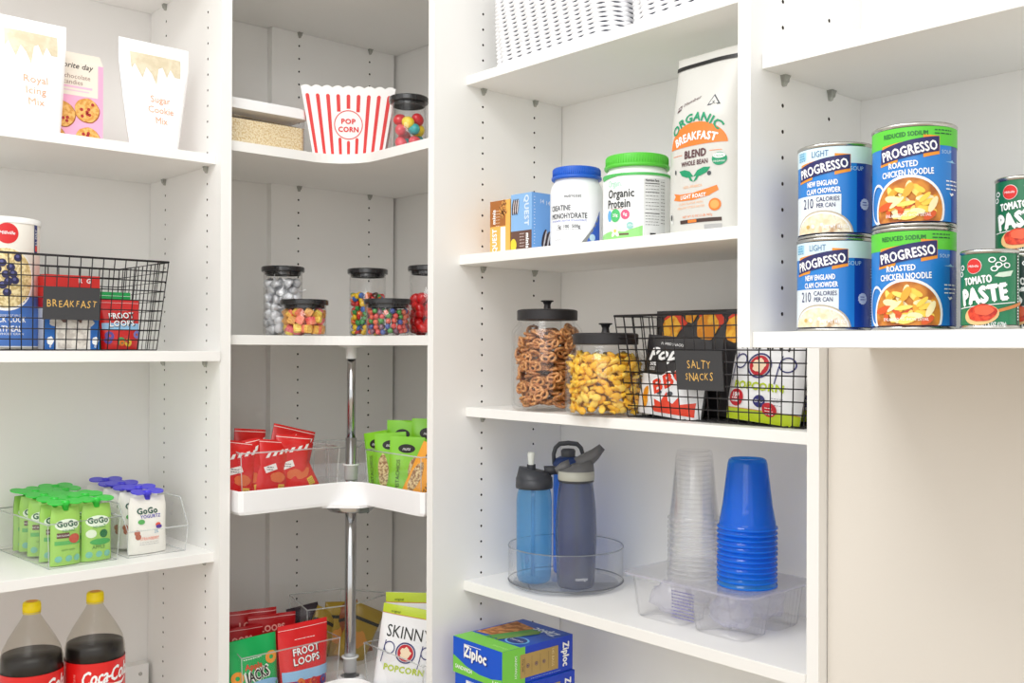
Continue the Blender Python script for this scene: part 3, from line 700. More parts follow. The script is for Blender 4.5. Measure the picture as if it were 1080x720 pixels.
# ------------------------------------------------------------------ corner shelf with the popcorn tub
t = thing('food_container', 'clear rectangular container of pale kernels with a white lid, left of the popcorn tub', 'container', (1.026, 2.000, .4227), 0)
b = MB(); roundbox(b, .200, .120, .078, clear((250, 250, 250), 1, .04, haze=.05), r=.014, top=False); b.build('container_body', t)
b = MB(); roundbox(b, .206, .126, .020, mat((250, 250, 250), .35), z0=.076, r=.016); roundbox(b, .196, .116, .003, mat((246, 246, 246), .35), z0=.096, r=.016); b.build('lid', t)
ker = speckle((222, 192, 136), (252, 240, 206), 260, .6, bump=.8, c3=(238, 214, 166))
b = MB(); roundbox(b, .1955, .1155, .052, ker, z0=.002, r=.013, top=False)
nzk = seed_noise(4)
b.grid(lambda u, v: (u*.0975*min(1, 1), v*.0575, .054+.004*nzk(u*.1, v*.1)*(1-max(abs(u), abs(v))**6)+.008*(1-u)*.5*(1-abs(u)**8)), 40, 26, ker, (-1, 1), (-1, 1))
o = tag(b.build('popcorn_kernels', None, (1.026, 2.000, .4227+H+.0022)), 'pale popping kernels filling the clear rectangular container', 'kernels', kind='stuff')

t = thing('popcorn_tub', 'white popcorn tub with red stripes reading POP CORN, on the curved corner shelf', 'tub', (1.2400, 1.9470, .4227), -.60)
b = MB(); wb, wt, ht = .154, .205, .146; tw = mat((250, 249, 247), .4); rd = mat((226, 58, 58), .45)
def SP(u, v, off=0):  # front face, u scaled with the flare, v 0..ht
    q = v/ht; k = (wb+(wt-wb)*q)/wt; return (u*k, -((wb+(wt-wb)*q)/2)*.92-off, v)
nsc = 9
def edge(u): return ht+.0045*abs(math.cos((u/wt+.5)*nsc*math.pi-math.pi/2))-.002
for side in range(4):
    ca, sa = math.cos(side*math.pi/2), math.sin(side*math.pi/2)
    def SS(u, v, off=0, ca=ca, sa=sa):
        x, y, z = SP(u, v, off); 
        if side % 2: x, y = x*.92, y/.92
        return (x*ca-y*sa, x*sa+y*ca, z)
    n = 54; vs_ = []; fs = []
    for lay in (0, -.0014):
        for i in range(n+1):
            u = -wt/2+wt*i/n; vs_ += [SS(u, 0, lay), SS(u, ht*.5, lay), SS(u, edge(u), lay)]
    m_ = 3*(n+1)
    for i in range(n):
        for l in (0, 1):
            a = i*3; c = (i+1)*3
            for j in (0, 1): fs.append((l*m_+a+j, l*m_+c+j, l*m_+c+j+1, l*m_+a+j+1))
        fs.append((i*3+2, (i+1)*3+2, m_+(i+1)*3+2, m_+i*3+2))
    b.add(vs_, fs, tw)
    for k in range(9):
        u0 = -wt/2+wt*(k+.5)/9; hwid = .0042
        for v0, v1 in ((.003, ht-.016),):
            segs = [(v0, v1)]
            if side == 0 and abs(u0) < .038*wt/wt+.001:
                rr_ = .034; k2 = (wb+(wt-wb)*.5)/wt; dz = math.sqrt(max(0, rr_**2-(u0*k2)**2)); segs = [(v0, .066-dz), (.066+dz, v1)]
            for a, c in segs:
                if c-a < .004: continue
                pts = [(u0-hwid, a), (u0+hwid, a), (u0+hwid, c-.003), (u0+hwid*.5, c), (u0-hwid*.5, c), (u0-hwid, c-.003)]
                b.add([SS(p[0], p[1], .0004) for p in pts], [tuple(range(6))], rd)
b.box(-wb*.5, wb*.5, -wb*.46, wb*.46, 0, .0015, tw)
SQ = lambda u, v, off=0: SP(u*wt/(wb+(wt-wb)*v/ht), v, off)
b.ring(SQ, 0, .066, .0310, .0310, .0018, rd, .0008, 48)
b.text(SQ, 'POP', 0, .0735, .0150, rd, .0008, bold=.05, width=.030, step=0); b.text(SQ, 'CORN', 0, .0565, .0150, rd, .0008, bold=.05, width=.043, step=0)
b.build('tub_body', t)

def clear_jar(label, loc, r, h, group, lidh=.012, name='glass_jar'):
    t = thing(name, label, 'jar', loc, 0, group)
    b = MB(); b.lathe([(.0001, .003), (r-.004, .002), (r-.001, .006), (r-.001, h-lidh-.002)], GLASS, 48)
    b.lathe([(.0001, .0005), (r-.006, .0005), (r-.001, .004), (r, .009), (r, h-lidh-.001), (r-.001, h-lidh-.0005)], GLASS, 48)
    b.build('glass_body', t)
    l = MB(); l.lathe([(.0001, h-lidh+.001), (r*.88, h-lidh+.001), (r*.88, h-lidh-.007), (r*.93, h-lidh-.007), (r*.93, h-lidh), (r+.004, h-lidh), (r+.0048, h-lidh+.002), (r+.0048, h-.002), (r+.003, h), (.0001, h)], LIDK, 56, smooth=False)
    for pl in (): pass
    l.build('lid', t)
    return t
def candy(name, protos, pts, loc, label, group, cat='candy', tilt=True, flat=None, seed=1):
    """protos: list of (mesh builder); every piece is its own object sharing a proto's mesh"""
    r = random.Random(seed); first = [None]*len(protos); base = (loc[0], loc[1], loc[2]+H)
    for i, p in enumerate(pts):
        k = r.randrange(len(protos))
        if first[k] is None: o = protos[k].build(name); first[k] = o
        else: o = first[k].copy(); col.objects.link(o)
        o.location = (base[0]+p[0], base[1]+p[1], base[2]+p[2])
        if len(p) > 3: o.rotation_euler = p[3]
        else: o.rotation_euler = (r.uniform(0, 6.28), r.uniform(0, 6.28), r.uniform(0, 6.28))
        tag(o, label, cat, group)
def fill(R_, h0, h1, s, dz, jit=.12, core=True, seed=2, top_in=2):
    """positions filling a round jar: outer ring on every level, inner rings near the top (and everywhere when core)"""
    r = random.Random(seed); out = []; n = max(1, int((h1-h0)/dz)); 
    for L in range(n+1):
        z = h0+s*.5+L*dz
        rad = R_-s*.52; ring = 0
        while rad > 0:
            k = max(1, int(2*math.pi*rad/(s*1.02))); ph = r.uniform(0, 6.28)
            if ring == 0 or (core and (L >= n-top_in or True)) or L >= n-top_in:
                for i in range(k):
                    a = ph+2*math.pi*i/k; out.append((rad*math.cos(a)+r.uniform(-jit, jit)*s*.5, rad*math.sin(a)+r.uniform(-jit, jit)*s*.5, z+r.uniform(-jit, jit)*s))
            rad -= s; ring += 1
            if not core and L < n-top_in: break
    return out
def m_egg(c, s, k=1.25):
    b = MB(); b.lathe([(.0001, -s*k)]+[(s*math.sin(a), -s*k*math.cos(a)) for a in [math.pi*i/8 for i in range(1, 8)]]+[(.0001, s*k)], mat(c, .3, coat=.3), 14); return b
def m_disc(c, r, h):
    b = MB(); b.lathe([(.0001, -h)]+[(r*math.sin(a)**.8, -h*math.cos(a)) for a in [math.pi*i/7 for i in range(1, 7)]]+[(.0001, h)], mat(c, .25, coat=.4), 14); return b
def m_cube(c1, c2, s):
    b = MB(); roundbox(b, s, s*.9, s*.45, speckle(c1, tuple(min(255, v+60) for v in c1), 400, .5, bump=.5), z0=-s*.45, r=s*.22, seg=3); roundbox(b, s, s*.9, s*.45, speckle(c2, tuple(min(255, v+50) for v in c2), 400, .5, bump=.5), z0=0, r=s*.22, seg=3); return b
def m_kiss(s):
    b = MB(); foil = mat((236, 238, 242), .32, .35, bump=.6, nscale=500); b.lathe([(.0001, -s*.45), (s*.42, -s*.45), (s*.52, -s*.30), (s*.46, -s*.05), (s*.30, s*.15), (s*.14, s*.34), (s*.07, s*.5), (.0001, s*.62)], foil, 14)
    b.add([(0, 0, s*.5), (s*.06, 0, s*.5), (s*.2, s*.05, s*.9), (s*.12, s*.05, s*.92)], [(0, 1, 2, 3)], mat((240, 240, 240), .6)); return b
g = 'glass candy jars with black lids on the corner shelves'
clear_jar('black-lidded glass jar of big bright candies, right of the popcorn tub', (1.2620, 1.7500, .4227), .0375, .113, g)
candy('candy', [m_egg(c, .0125, 1.2) for c in ((226, 84, 96), (64, 176, 178), (244, 214, 30), (120, 70, 150), (222, 40, 50))], fill(.0345, .006, .050, .026, .021, .25, True, 3), (1.262, 1.750, .4227), 'big bright egg-shaped candy in the jar beside the popcorn tub', 'bright candies in the jar beside the popcorn tub', seed=4)
clear_jar('black-lidded glass jar mostly hidden by the upright, behind the jar of bright candies', (1.3960, 1.7800, .4227), .0400, .165, g)

# candy jars on the middle corner shelf
ZC = .0265
clear_jar('tall black-lidded glass jar of silver foil drops, leftmost on its shelf', (1.1420, 2.0720, ZC), .0440, .159, g)
candy('foil_drop', [m_kiss(.0225)], fill(.0425, .004, .124, .0215, .0175, .15, False, 5), (1.142, 2.072, ZC), 'silver foil-wrapped chocolate drop in the leftmost tall jar', 'silver foil drops in the tall jar', seed=5)
clear_jar('short black-lidded glass jar of sugared gummy cubes, in front of the foil drops', (1.1380, 1.9680, ZC), .0480, .080, g)
candy('gummy_cube', [m_cube((232, 96, 60), (240, 170, 60), .0185), m_cube((226, 60, 60), (236, 110, 80), .0185), m_cube((240, 190, 70), (236, 100, 110), .0185), m_cube((196, 130, 50), (214, 150, 60), .0185)],
      [(p[0], p[1], p[2]) for p in fill(.046, .004, .042, .021, .018, .12, True, 6)], (1.138, 1.968, ZC), 'red, orange or yellow sugared gummy cube in the short left jar', 'gummy cubes in the short jar', seed=6)
clear_jar('tall black-lidded glass jar of button candies in primary colours, behind the short right jar', (1.3030, 1.9660, ZC), .0420, .157, g)
mc = ((208, 44, 40), (240, 196, 20), (232, 110, 30), (40, 96, 180), (54, 150, 70), (90, 50, 36))
candy('button_candy', [m_disc(c, .0072, .0042) for c in mc], fill(.0405, .004, .090, .0142, .0105, .2, False, 7, 0), (1.303, 1.966, ZC), 'small glossy button candy in the tall jar behind the short right jar', 'button candies in the tall jar', seed=7)
clear_jar('short black-lidded glass jar of small round candies in mixed colours', (1.2640, 1.8270, ZC), .0480, .081, g)
mc = ((222, 84, 80), (232, 120, 90), (80, 150, 70), (70, 90, 160), (130, 90, 110), (224, 96, 76))
candy('round_candy', [m_disc(c, .0062, .0055) for c in mc], fill(.0465, .004, .050, .0130, .0105, .2, False, 8, 0), (1.264, 1.827, ZC), 'small round candy in the short jar on the right', 'round candies in the short jar', seed=8)
clear_jar('tall black-lidded glass jar of red candies, cut off by the upright panel', (1.3780, 1.8300, ZC), .0430, .160, g)
candy('red_candy', [m_egg((224, 34, 34), .0110, 1.5), m_egg((206, 26, 30), .0120, 1.2)], fill(.0415, .006, .086, .0205, .017, .25, False, 9), (1.378, 1.830, ZC), 'soft red candy in the tall jar cut off by the upright', 'red candies in the tall jar', seed=9)

# ------------------------------------------------------------------ turntable bins, upper tray
ZT = -.3185
def poly_bin(label, pts, z, h, fl=.008, group='clear bins on the corner turntable'):
    """bin with a free plan: pts = base corners, anticlockwise"""
    cx = sum(p[0] for p in pts)/len(pts); cy = sum(p[1] for p in pts)/len(pts)
    t = thing('turntable_bin', label, 'bin', (cx, cy, z), 0, group); q = [(p[0]-cx, p[1]-cy) for p in pts]
    up = [(x*(1+fl/math.hypot(x, y)), y*(1+fl/math.hypot(x, y))) for x, y in q]; n = len(q); b = MB()
    b.add([(x, y, .001) for x, y in q]+[(x, y, h) for x, y in up], [tuple(range(n))]+[(i, (i+1) % n, n+(i+1) % n, n+i) for i in range(n)], ACRYL); b.build('bin_body', t)
    e = MB(); EM = clear((250, 252, 252), 1.2, .08, haze=.5, hazec=(246, 249, 249)); e.tube([(x, y, h) for x, y in up], .0016, EM, 6, closed=True)
    for i in range(n): e.tube([(q[i][0], q[i][1], .001), (up[i][0], up[i][1], h)], .0009, EM, 6)
    e.build('bin_rim', t); return t
def tilt_bag(name, label, cat, loc, rot, w, h, th, base, art, group=None, seed=1, prof=pillow, wf=lambda q: 1, crumple=.0030):
    t = thing(name, label, cat, loc, 0, group); t.rotation_euler = rot
    b = MB(); S = bag(b, w, h, th, base, wf, prof, crumple, seed)
    if art: art(b, S, w, h)
    b.build('bag_body', t); return t
redf = mat((214, 28, 28), .22, spec=.7); wf_ = mat((244, 240, 238), .4); yl = mat((232, 196, 80), .5); kk = mat((40, 24, 24), .5)
def art_red(seed):
    def f(b, S, w, h):
        b.rect(S, -w/2, w/2, h*.955, h*.965, mat((248, 220, 216), .4), .0006); b.rect(S, -w/2, w/2, h*.015, h*.04, mat((236, 210, 206), .4), .0006)
        for k in range(4):
            x = -w*.30+w*.19*k; z = h*(.68+.035*k); b.poly(S, [(x, z), (x+w*.10, z+h*.012), (x+w*.15, z+h*.10), (x+w*.06, z+h*.085)], wf_, .0010)
        b.poly(S, [(-w*.34, h*.52), (w*.02, h*.60), (w*.10, h*.50), (-w*.26, h*.42)], wf_, .0010)
        lines(b, S, -w*.24, -w*.02, h*.52, 2, .005, kk, .0016, seed, .0014)
        b.rect(S, w*.16, w*.36, h*.10, h*.24, yl, .0010); lines(b, S, w*.19, w*.33, h*.2, 4, .004, kk, .0009, seed, .0016)
        b.blob(S, w*.12, h*.36, w*.24, h*.09, mat((222, 112, 64), .5), .0008, wob=.05)
    return f
poly_bin('clear bin of red snack bags on the upper turntable tray', [(.945, 1.876), (1.166, 1.880), (1.172, 1.990), (1.08, 2.08), (.985, 2.02)], ZT, .1045)
spots = [(.945, 1.918, -.05, .16, .02, .094, .125), (.985, 1.932, .05, -.14, -.1, .094, .125), (1.030, 1.925, -.02, .12, .10, .092, .122), (1.075, 1.935, .05, .12, -.14, .095, .130), (1.118, 1.925, -.1, -.42, -.05, .090, .130), (1.010, 1.985, -.05, .10, .2, .1, .142), (1.100, 1.992, -.04, .24, .05, .130, .142)]
where = ['leaning at the far left', 'second from the left in front', 'third from the left in front', 'fourth from the left in front', 'tilted at the right end in front', 'standing behind at the left', 'wide one standing highest behind']
for i, (x, y, rx, ry, rz, w_, h_) in enumerate(spots):
    tilt_bag('snack_bag', 'red snack bag in the upper turntable bin, '+where[i], 'bag', (x, y, ZT+.002), (rx, ry, rz), w_*.84, h_, .022, redf, art_red(i), 'red snack bags on the upper turntable tray', i+10)
grn = mat((132, 205, 40), .3, spec=.6); org = mat((242, 166, 48), .3); nut = speckle((150, 110, 70), (222, 200, 150), 220, .6, bump=.6); ik = mat((30, 30, 26), .5)
def art_nut(side, word='PISTACHIOS'):
    def f(b, S, w, h):
        b.blob(S, 0, h*.80, w*.24, h*.075, ik, .0008); b.text(S, 'nuts', 0, h*.80, .010, WHITE, .0014, shear=.3)
        b.blob(S, -w*.24*side, h*.38, w*.17, h*.28, nut, .0008, wob=.04); b.text(S, word, w*.22*side, h*.36, .012, ik, .0012, rot=math.pi/2, width=h*.5)
    return f
poly_bin('clear bin of green and orange nut bags on the upper turntable tray', [(1.218, 1.640), (1.395, 1.640), (1.440, 1.780), (1.330, 1.835), (1.222, 1.835)], ZT, .098)
rzr = -1.1
for i, (x, y, rx, ry, rz, w_, h_, c, lb) in enumerate([
        (1.262, 1.845, -.05, -.18, -1.25, .075, .132, grn, 'green nut bag leaning left against the pole'), (1.300, 1.822, -.04, .0, -.85, .082, .156, grn, 'green nut bag standing in the back row, left'),
        (1.335, 1.780, -.04, .02, -.85, .085, .160, grn, 'green nut bag standing highest in the back row'), (1.262, 1.800, -.04, -.08, -.95, .085, .132, grn, 'green nut bag in the front row, middle of the bin'),
        (1.262, 1.755, -.04, .02, -.9, .090, .126, grn, 'green nut bag in the front row beside the orange one'), (1.240, 1.692, -.05, .42, -1.0, .080, .120, org, 'orange nut bag leaning at the right end of the bin'),
        (1.275, 1.680, -.04, .25, -1.0, .085, .140, org, 'orange nut bag behind the leaning orange one')]):
    tilt_bag('nut_bag', lb, 'bag', (x, y, ZT+.003), (rx, ry, rz), w_*.86, h_, .02, c, art_nut(1 if i % 2 else -1), 'nut bags on the upper turntable tray', i+30, stand)
poly_bin('empty clear bin at the back of the upper turntable tray', [(1.20, 1.965), (1.275, 1.965), (1.36, 2.06), (1.30, 2.14), (1.20, 2.15)], ZT, .092)

# ------------------------------------------------------------------ turntable bins, lower tray
ZL = -.7430
poly_bin('clear bin of cereal bags on the lower turntable tray', [(.950, 1.878), (1.168, 1.878), (1.172, 1.985), (1.06, 2.06), (.985, 2.02)], ZL, .116)
poly_bin('clear bin of yellow and brown chip bags at the back of the lower turntable tray', [(1.175, 2.005), (1.275, 1.985), (1.395, 2.015), (1.330, 2.120), (1.215, 2.150)], ZL, .150)
poly_bin('clear bin of popcorn bags on the lower turntable tray', [(1.225, 1.640), (1.400, 1.640), (1.440, 1.770), (1.330, 1.840), (1.227, 1.845)], ZL, .100)
grj = mat((0, 168, 84), .28, spec=.6)
def art_jacks(b, S, w, h):
    b.text(S, 'Apple', -.002, h*.60, .016, mat((214, 70, 40), .5), .0012, bold=.05, width=w*.34); b.text(S, 'JACKS', .004, h*.47, .030, mat((246, 246, 240), .5), .0010, bold=.10, rot=.12, width=w*.50); b.text(S, 'JACKS', .004, h*.47, .028, ik, .0016, bold=.03, rot=.12, width=w*.46)
    for k, (x, z) in enumerate([(-.34, .47), (.36, .66)]): b.blob(S, w*x, h*z, .013, .013, mat((236, 150, 50), .5), .0010, 20, 2, r0=.35)
    b.blob(S, w*.1, h*.28, w*.4, h*.10, mat((140, 190, 230), .4), .0008); lines(b, S, -w*.2, w*.16, h*.7, 1, .004, WHITE, .0014)
cereal_bag('cereal_bag', (1.1080, 1.912, ZL+.002), .03, -.04, .122, .150, .04, mat((222, 30, 34), .28, spec=.6), WHITE, ['FROOT', 'LOOPS'], 'red cereal bag with fruit rings, in front on the lower turntable tray', band=(.22, .36), seed=15, fruit=loops(.12, .10, 9, 5, .009), tz=.094, tsz=.021)
tilt_bag('cereal_bag', 'green JACKS cereal bag, in front at the lower left of the turntable', 'bag', (.990, 1.912, ZL+.002), (-.04, -.03, .02), .114, .140, .04, grj, art_jacks, None, 16, stand)
dred = mat((176, 16, 24), .28, spec=.6)
for i, (x, y, rz, w_, h_, lb) in enumerate([(.985, 1.968, .0, .12, .148, 'dark red cereal bag right behind the green one'), (1.030, 2.005, -.10, .13, .170, 'tallest dark red cereal bag behind the green one'), (1.070, 1.985, -.12, .12, .158, 'dark red cereal bag behind the fruit ring cereal')]):
    tilt_bag('cereal_bag', lb+' on the lower tray', 'bag', (x, y, ZL+.002), (-.06, .03, rz), w_*.9, h_, .03, dred, lambda b, S, w, h: (b.text(S, 'LOOPS', 0, h*.82, .018, mat((236, 160, 150), .5), .0012, bold=.05), b.rect(S, -w/2, w/2, h*.955, h*.962, mat((240, 190, 190), .4), .0006)), 'dark red cereal bags at the back of the turntable bin', 40+i, stand)
yb = mat((176, 146, 44), .3); ob = mat((150, 80, 40), .35); dk = mat((60, 50, 60), .35)
for i, (x, y, rx, ry, rz, c, lb) in enumerate([(1.215, 2.06, -.1, .5, .2, yb, 'yellow chip bag left of the pole'), (1.235, 2.09, -.1, -.2, -.5, dk, 'dark chip bag left of the pole'), (1.300, 2.04, -.1, .45, -.4, yb, 'yellow chip bag right of the pole'), (1.335, 2.05, 0, -.3, -.6, ob, 'brown chip bag right of the pole'), (1.290, 2.08, 0, .1, -.2, yb, 'yellow chip bag at the back, right of the pole')]):
    tilt_bag('chip_bag', lb+' on the lower tray', 'bag', (x, y, ZL+.004), (rx, ry, rz), .075, .130, .03, c, lambda b, S, w, h: (b.blob(S, 0, h*.4, w*.25, h*.15, mat((220, 150, 60), .5), .0010, wob=.1), b.rect(S, -w/2, w/2, h*.72, h*.78, ik, .0008)), 'chip bags in the rear bin of the lower tray', 50+i, pillow)
lime = mat((188, 208, 22), .3, spec=.6); navy = mat((44, 44, 112), .5); pw = mat((244, 244, 246), .3, spec=.6); crimson = mat((196, 30, 44), .45)
def art_pop(k=1.0, lo=True, hi=True, skinny=True):
    def f(b, S, w, h):
        if hi: b.rect(S, -w/2, w/2, h*.90, h, lime, .0005); b.rect(S, -w/2, w/2, h*.895, h*.902, mat((200, 120, 40), .5), .0008); b.text(S, 'original', -w*.28, h*.93, .007, ik, .0012)
        if lo: b.rect(S, -w/2, w/2, 0, h*.10, lime, .0005); b.rect(S, -w/2, w/2, h*.098, h*.106, mat((206, 150, 50), .5), .0008)
        if skinny: b.text(S, 'SKINNY', 0, h*.715, h*.19, ik, .0010, width=w*.74, bold=.0)
        zc = h*.50; s = w*.115
        for sx in (-1, 1):      # two thin hand-drawn Ps
            x0 = sx*w*.335-(w*.05 if sx > 0 else -w*.0)
            b.ring(S, x0+w*.045, zc+h*.03, w*.095, h*.070, .0022, navy, .0012, 28); b.poly(S, [(x0-w*.035, zc+h*.105), (x0-w*.022, zc+h*.105), (x0-w*.062, zc-h*.15), (x0-w*.075, zc-h*.15)], navy, .0012)
        b.ring(S, -w*.01, zc, w*.165, h*.115, .0028, navy, .0012, 36); b.blob(S, -w*.01, zc, w*.130, h*.092, crimson, .0012)
        b.blob(S, -w*.01, zc, w*.085, h*.062, mat((246, 222, 190), .6), .0016, wob=.12)
        b.text(S, 'POPCORN', 0, h*.315, h*.095, lime, .0012, bold=.05, width=w*.66)
        if lo:
            b.blob(S, -w*.28, h*.195, w*.115, h*.078, crimson, .0012); b.text(S, '100', -w*.28, h*.222, .010, WHITE, .0018, bold=.05); lines(b, S, -w*.34, -w*.22, h*.185, 2, .005, WHITE, .0018, 4, .0018)
            b.blob(S, w*.06, h*.185, w*.080, h*.055, navy, .0012); b.text(S, 'GMO', w*.06, h*.185, .007, WHITE, .0018); b.blob(S, w*.19, h*.12, w*.090, h*.062, crimson, .0014); lines(b, S, w*.14, w*.24, h*.13, 3, .0045, WHITE, .001, 6, .0022)
            lines(b, S, w*.2, w*.34, h*.22, 3, .005, mat((130, 130, 140), .5), .0008, 9)
    return f
tilt_bag('popcorn_bag', 'white and lime SKINNY POP popcorn bag, in front on the lower turntable tray', 'bag', (1.258, 1.760, ZL+.002), (-.02, .13, -.88), .132, .188, .045, pw, art_pop(lo=False), None, 61, stand)
tilt_bag('popcorn_bag', 'lime-topped popcorn bag standing behind the other one on the lower tray', 'bag', (1.306, 1.768, ZL+.002), (-.03, -.02, -.88), .140, .208, .045, pw, art_pop(lo=False), None, 62, stand)
# ------------------------------------------------------------------ middle bay, top shelf: woven baskets
def woven(label, loc, rz, W, D, h, r=.055):
    t = thing('woven_basket', label, 'basket', loc, rz, 'white woven baskets on the top shelf')
    wm = mat((249, 249, 251), .5); b = MB(); per = 2*(W+D)-8*r+2*math.pi*r; ns = int(per/.0265/2)*2; row = .0083; nr = int(h/row)
    def plan(s):
        # position and outward normal on the rounded rectangle for arc length s
        L = [(W-2*r, (-W/2+r, -D/2), (1, 0)), (math.pi*r/2, (W/2-r, -D/2+r), -90), (D-2*r, (W/2, -D/2+r), (0, 1)), (math.pi*r/2, (W/2-r, D/2-r), 0),
             (W-2*r, (W/2-r, D/2), (-1, 0)), (math.pi*r/2, (-W/2+r, D/2-r), 90), (D-2*r, (-W/2, D/2-r), (0, -1)), (math.pi*r/2, (-W/2+r, -D/2+r), 180)]
        for ln, p, d in L:
            if s <= ln or ln is L[-1][0] and p is L[-1][1]:
                if isinstance(d, tuple): return (p[0]+d[0]*s, p[1]+d[1]*s, d[1], -d[0])
                a = math.radians(d)+s/r; return (p[0]+r*math.cos(a), p[1]+r*math.sin(a), math.cos(a), math.sin(a))
            s -= ln
        return (-W/2+r, -D/2, 0, -1)
    nu = ns*6; prof = [(-1, 0), (-.7, .72), (0, 1), (.7, .72), (1, 0)]
    P9 = [plan(per*i/nu) for i in range(nu)]
    for R_ in range(nr):
        vs_ = []
        for q, k in prof:
            for i in range(nu):
                x, y, nx, ny = P9[i]; wv = .5+.5*math.cos(2*math.pi*ns*i/nu+R_*.35)
                z = (R_+.5+q*.5*(.60+.42*wv))*row; e = (.0005+.0050*wv)*k-.0035*(1-k)+z*.045; vs_.append((x+nx*e, y+ny*e, z))
        b.add(vs_, [(j*nu+i, j*nu+(i+1) % nu, (j+1)*nu+(i+1) % nu, (j+1)*nu+i) for j in range(4) for i in range(nu)], wm, True)
    b.build('woven_side', t)
    s_ = MB(); roundbox(s_, W-.016, D-.016, h, mat((128, 132, 150), .8), z0=.001, r=r-.004, flare=h*.04, top=False); s_.build('shaded_liner', t)  # grey-blue covers the lining's pattern and paints in the shade between strands
    rm = MB(); pts = []
    for i in range(80):
        x, y, nx, ny = plan(per*i/80); pts.append((x+nx*h*.045, y+ny*h*.045, h))
    rm.tube(pts, .007, wm, 8, closed=True); rm.build('rim', t); return t
woven('white woven basket on the left of the top shelf', (1.428, 1.3745, .5548), -math.pi/2, .340, .235, .185)
woven('white woven basket on the right of the top shelf', (1.428, 1.0105, .5548), -math.pi/2, .340, .235, .185)

# ------------------------------------------------------------------ middle bay: protein shelf
ZP = .1888
t = thing('snack_box', 'orange and yellow QUEST bar box, left of the light blue box', 'box', (1.355, 1.5070, ZP), -math.pi/2)
b = MB(); yo = mat((246, 184, 88), .45); w_, d_, h_ = .060, .088, .106; Sf, Sl, Sr, St = carton(b, w_, d_, h_, yo, mat((240, 176, 60), .45))
br = mat((170, 102, 40), .5); b.rect(Sf, -w_/2, w_*.28, h_*.52, h_, br, .0003, .05); b.rect(Sf, .002, w_*.28, 0, h_*.50, mat((252, 246, 236), .45), .0003, .05)
b.text(Sf, 'QUEST', -.016, h_*.25, .018, WHITE, .0006, rot=math.pi/2, bold=.05, width=h_*.44, step=0); b.text(Sf, 'minis', -.018, h_*.70, .013, WHITE, .0006, rot=math.pi/2, bold=.05, step=0); lines(b, Sf, -.012, 0, h_*.8, 6, .006, mat((230, 200, 170), .5), .0014, 2, .0006)
for x, z in ((.012, .93), (.004, .84), (.014, .78), (.006, .72)): b.blob(Sf, x, h_*z, .0065, .0075, speckle((110, 62, 26), (226, 160, 80), 300, .6), .0007, 12, 2, wob=.15)
b.build('carton', t)
t = thing('snack_box', 'light blue QUEST bar box printed with dark sandwich cookies', 'box', (1.360, 1.4440, ZP), -math.pi/2)
b = MB(); lb_ = mat((138, 184, 232), .45); w_, d_, h_ = .060, .098, .113; Sf, Sl, Sr, St = carton(b, w_, d_, h_, lb_, mat((120, 174, 234), .45), mat((170, 204, 240), .45))
dkc = mat((62, 46, 50), .6); brn = mat((104, 72, 62), .5)
for k in range(3):
    b.blob(Sf, -.023+.006*k, h_*.78, .0038, h_*.14, dkc, .0005+.0002*k, 18, 2, rot=-.12); b.blob(Sf, -.0215+.006*k, h_*.78, .0014, h_*.125, mat((226, 216, 216), .5), .0006+.0002*k, 14, 1, rot=-.12)
b.rect(Sf, -w_/2, w_/2, 0, h_*.36, brn, .0004, .05); b.blob(Sf, -.022, h_*.12, .009, .0125, mat((242, 214, 60), .5), .0008, 24, 2, clip=(-w_/2, w_/2, 0, h_))
b.text(Sf, 'QUEST', .016, h_*.70, .017, mat((214, 230, 250), .4), .0006, rot=-math.pi/2, bold=.06, width=h_*.52, step=0); b.text(Sf, 'minis', .019, h_*.18, .013, WHITE, .0008, rot=-math.pi/2, bold=.06, step=0); lines(b, Sf, -.004, .010, h_*.30, 5, .006, mat((214, 196, 190), .5), .0014, 5, .0008)
lines(b, Sr, -.044, -.040, h_*.92, 16, .006, WHITE, .001, 7, .0006)
for x, z, s in ((-.022, .86, 1), (-.006, .84, 1)): b.text(Sr, '14', x, h_*z, .012, WHITE, .0006, step=0)
for k in range(3): b.blob(Sr, -.016+.009*k, h_*(.22-.03*k), .0060, h_*.17, dkc, .0005+.0003*k, 18, 2, rot=-.25); b.blob(Sr, -.014+.009*k, h_*(.22-.03*k), .0022, h_*.15, mat((230, 222, 222), .5), .0006+.0003*k, 14, 1, rot=-.25)
b.build('carton', t)

def tub(name, label, loc, rz, r, h, lidc, body, art, lidh=.023, ribs=False):
    t = thing(name, label, 'tub', loc, rz, None); b = MB(); hs = h-lidh
    b.lathe([(.0001, 0), (r-.006, 0), (r-.001, .004), (r, .010), (r, hs-.022), (r-.002, hs-.014), (r-.007, hs-.006), (r-.009, hs-.002), (r-.009, hs+.002)], body, 64)
    S = S_cyl(r); art(b, S, r, h); b.build('tub_body', t)
    l = MB(); l.lathe([(r-.0085, hs-.001), (r-.003, hs-.001), (r-.002, hs+.001), (r-.002, hs+.004), (r-.0045, hs+.005), (r-.0045, h-.003), (r-.006, h-.001), (r-.010, h), (.0001, h)], lidc, 64)
    for q in range(72):
        a = q*math.pi/36; l.tube([((r-.0045)*math.cos(a), (r-.0045)*math.sin(a), hs+.006), ((r-.0045)*math.cos(a), (r-.0045)*math.sin(a), h-.004)], .0006, lidc, 4)
    l.build('lid', t); return t
gk = mat((70, 74, 82), .5)
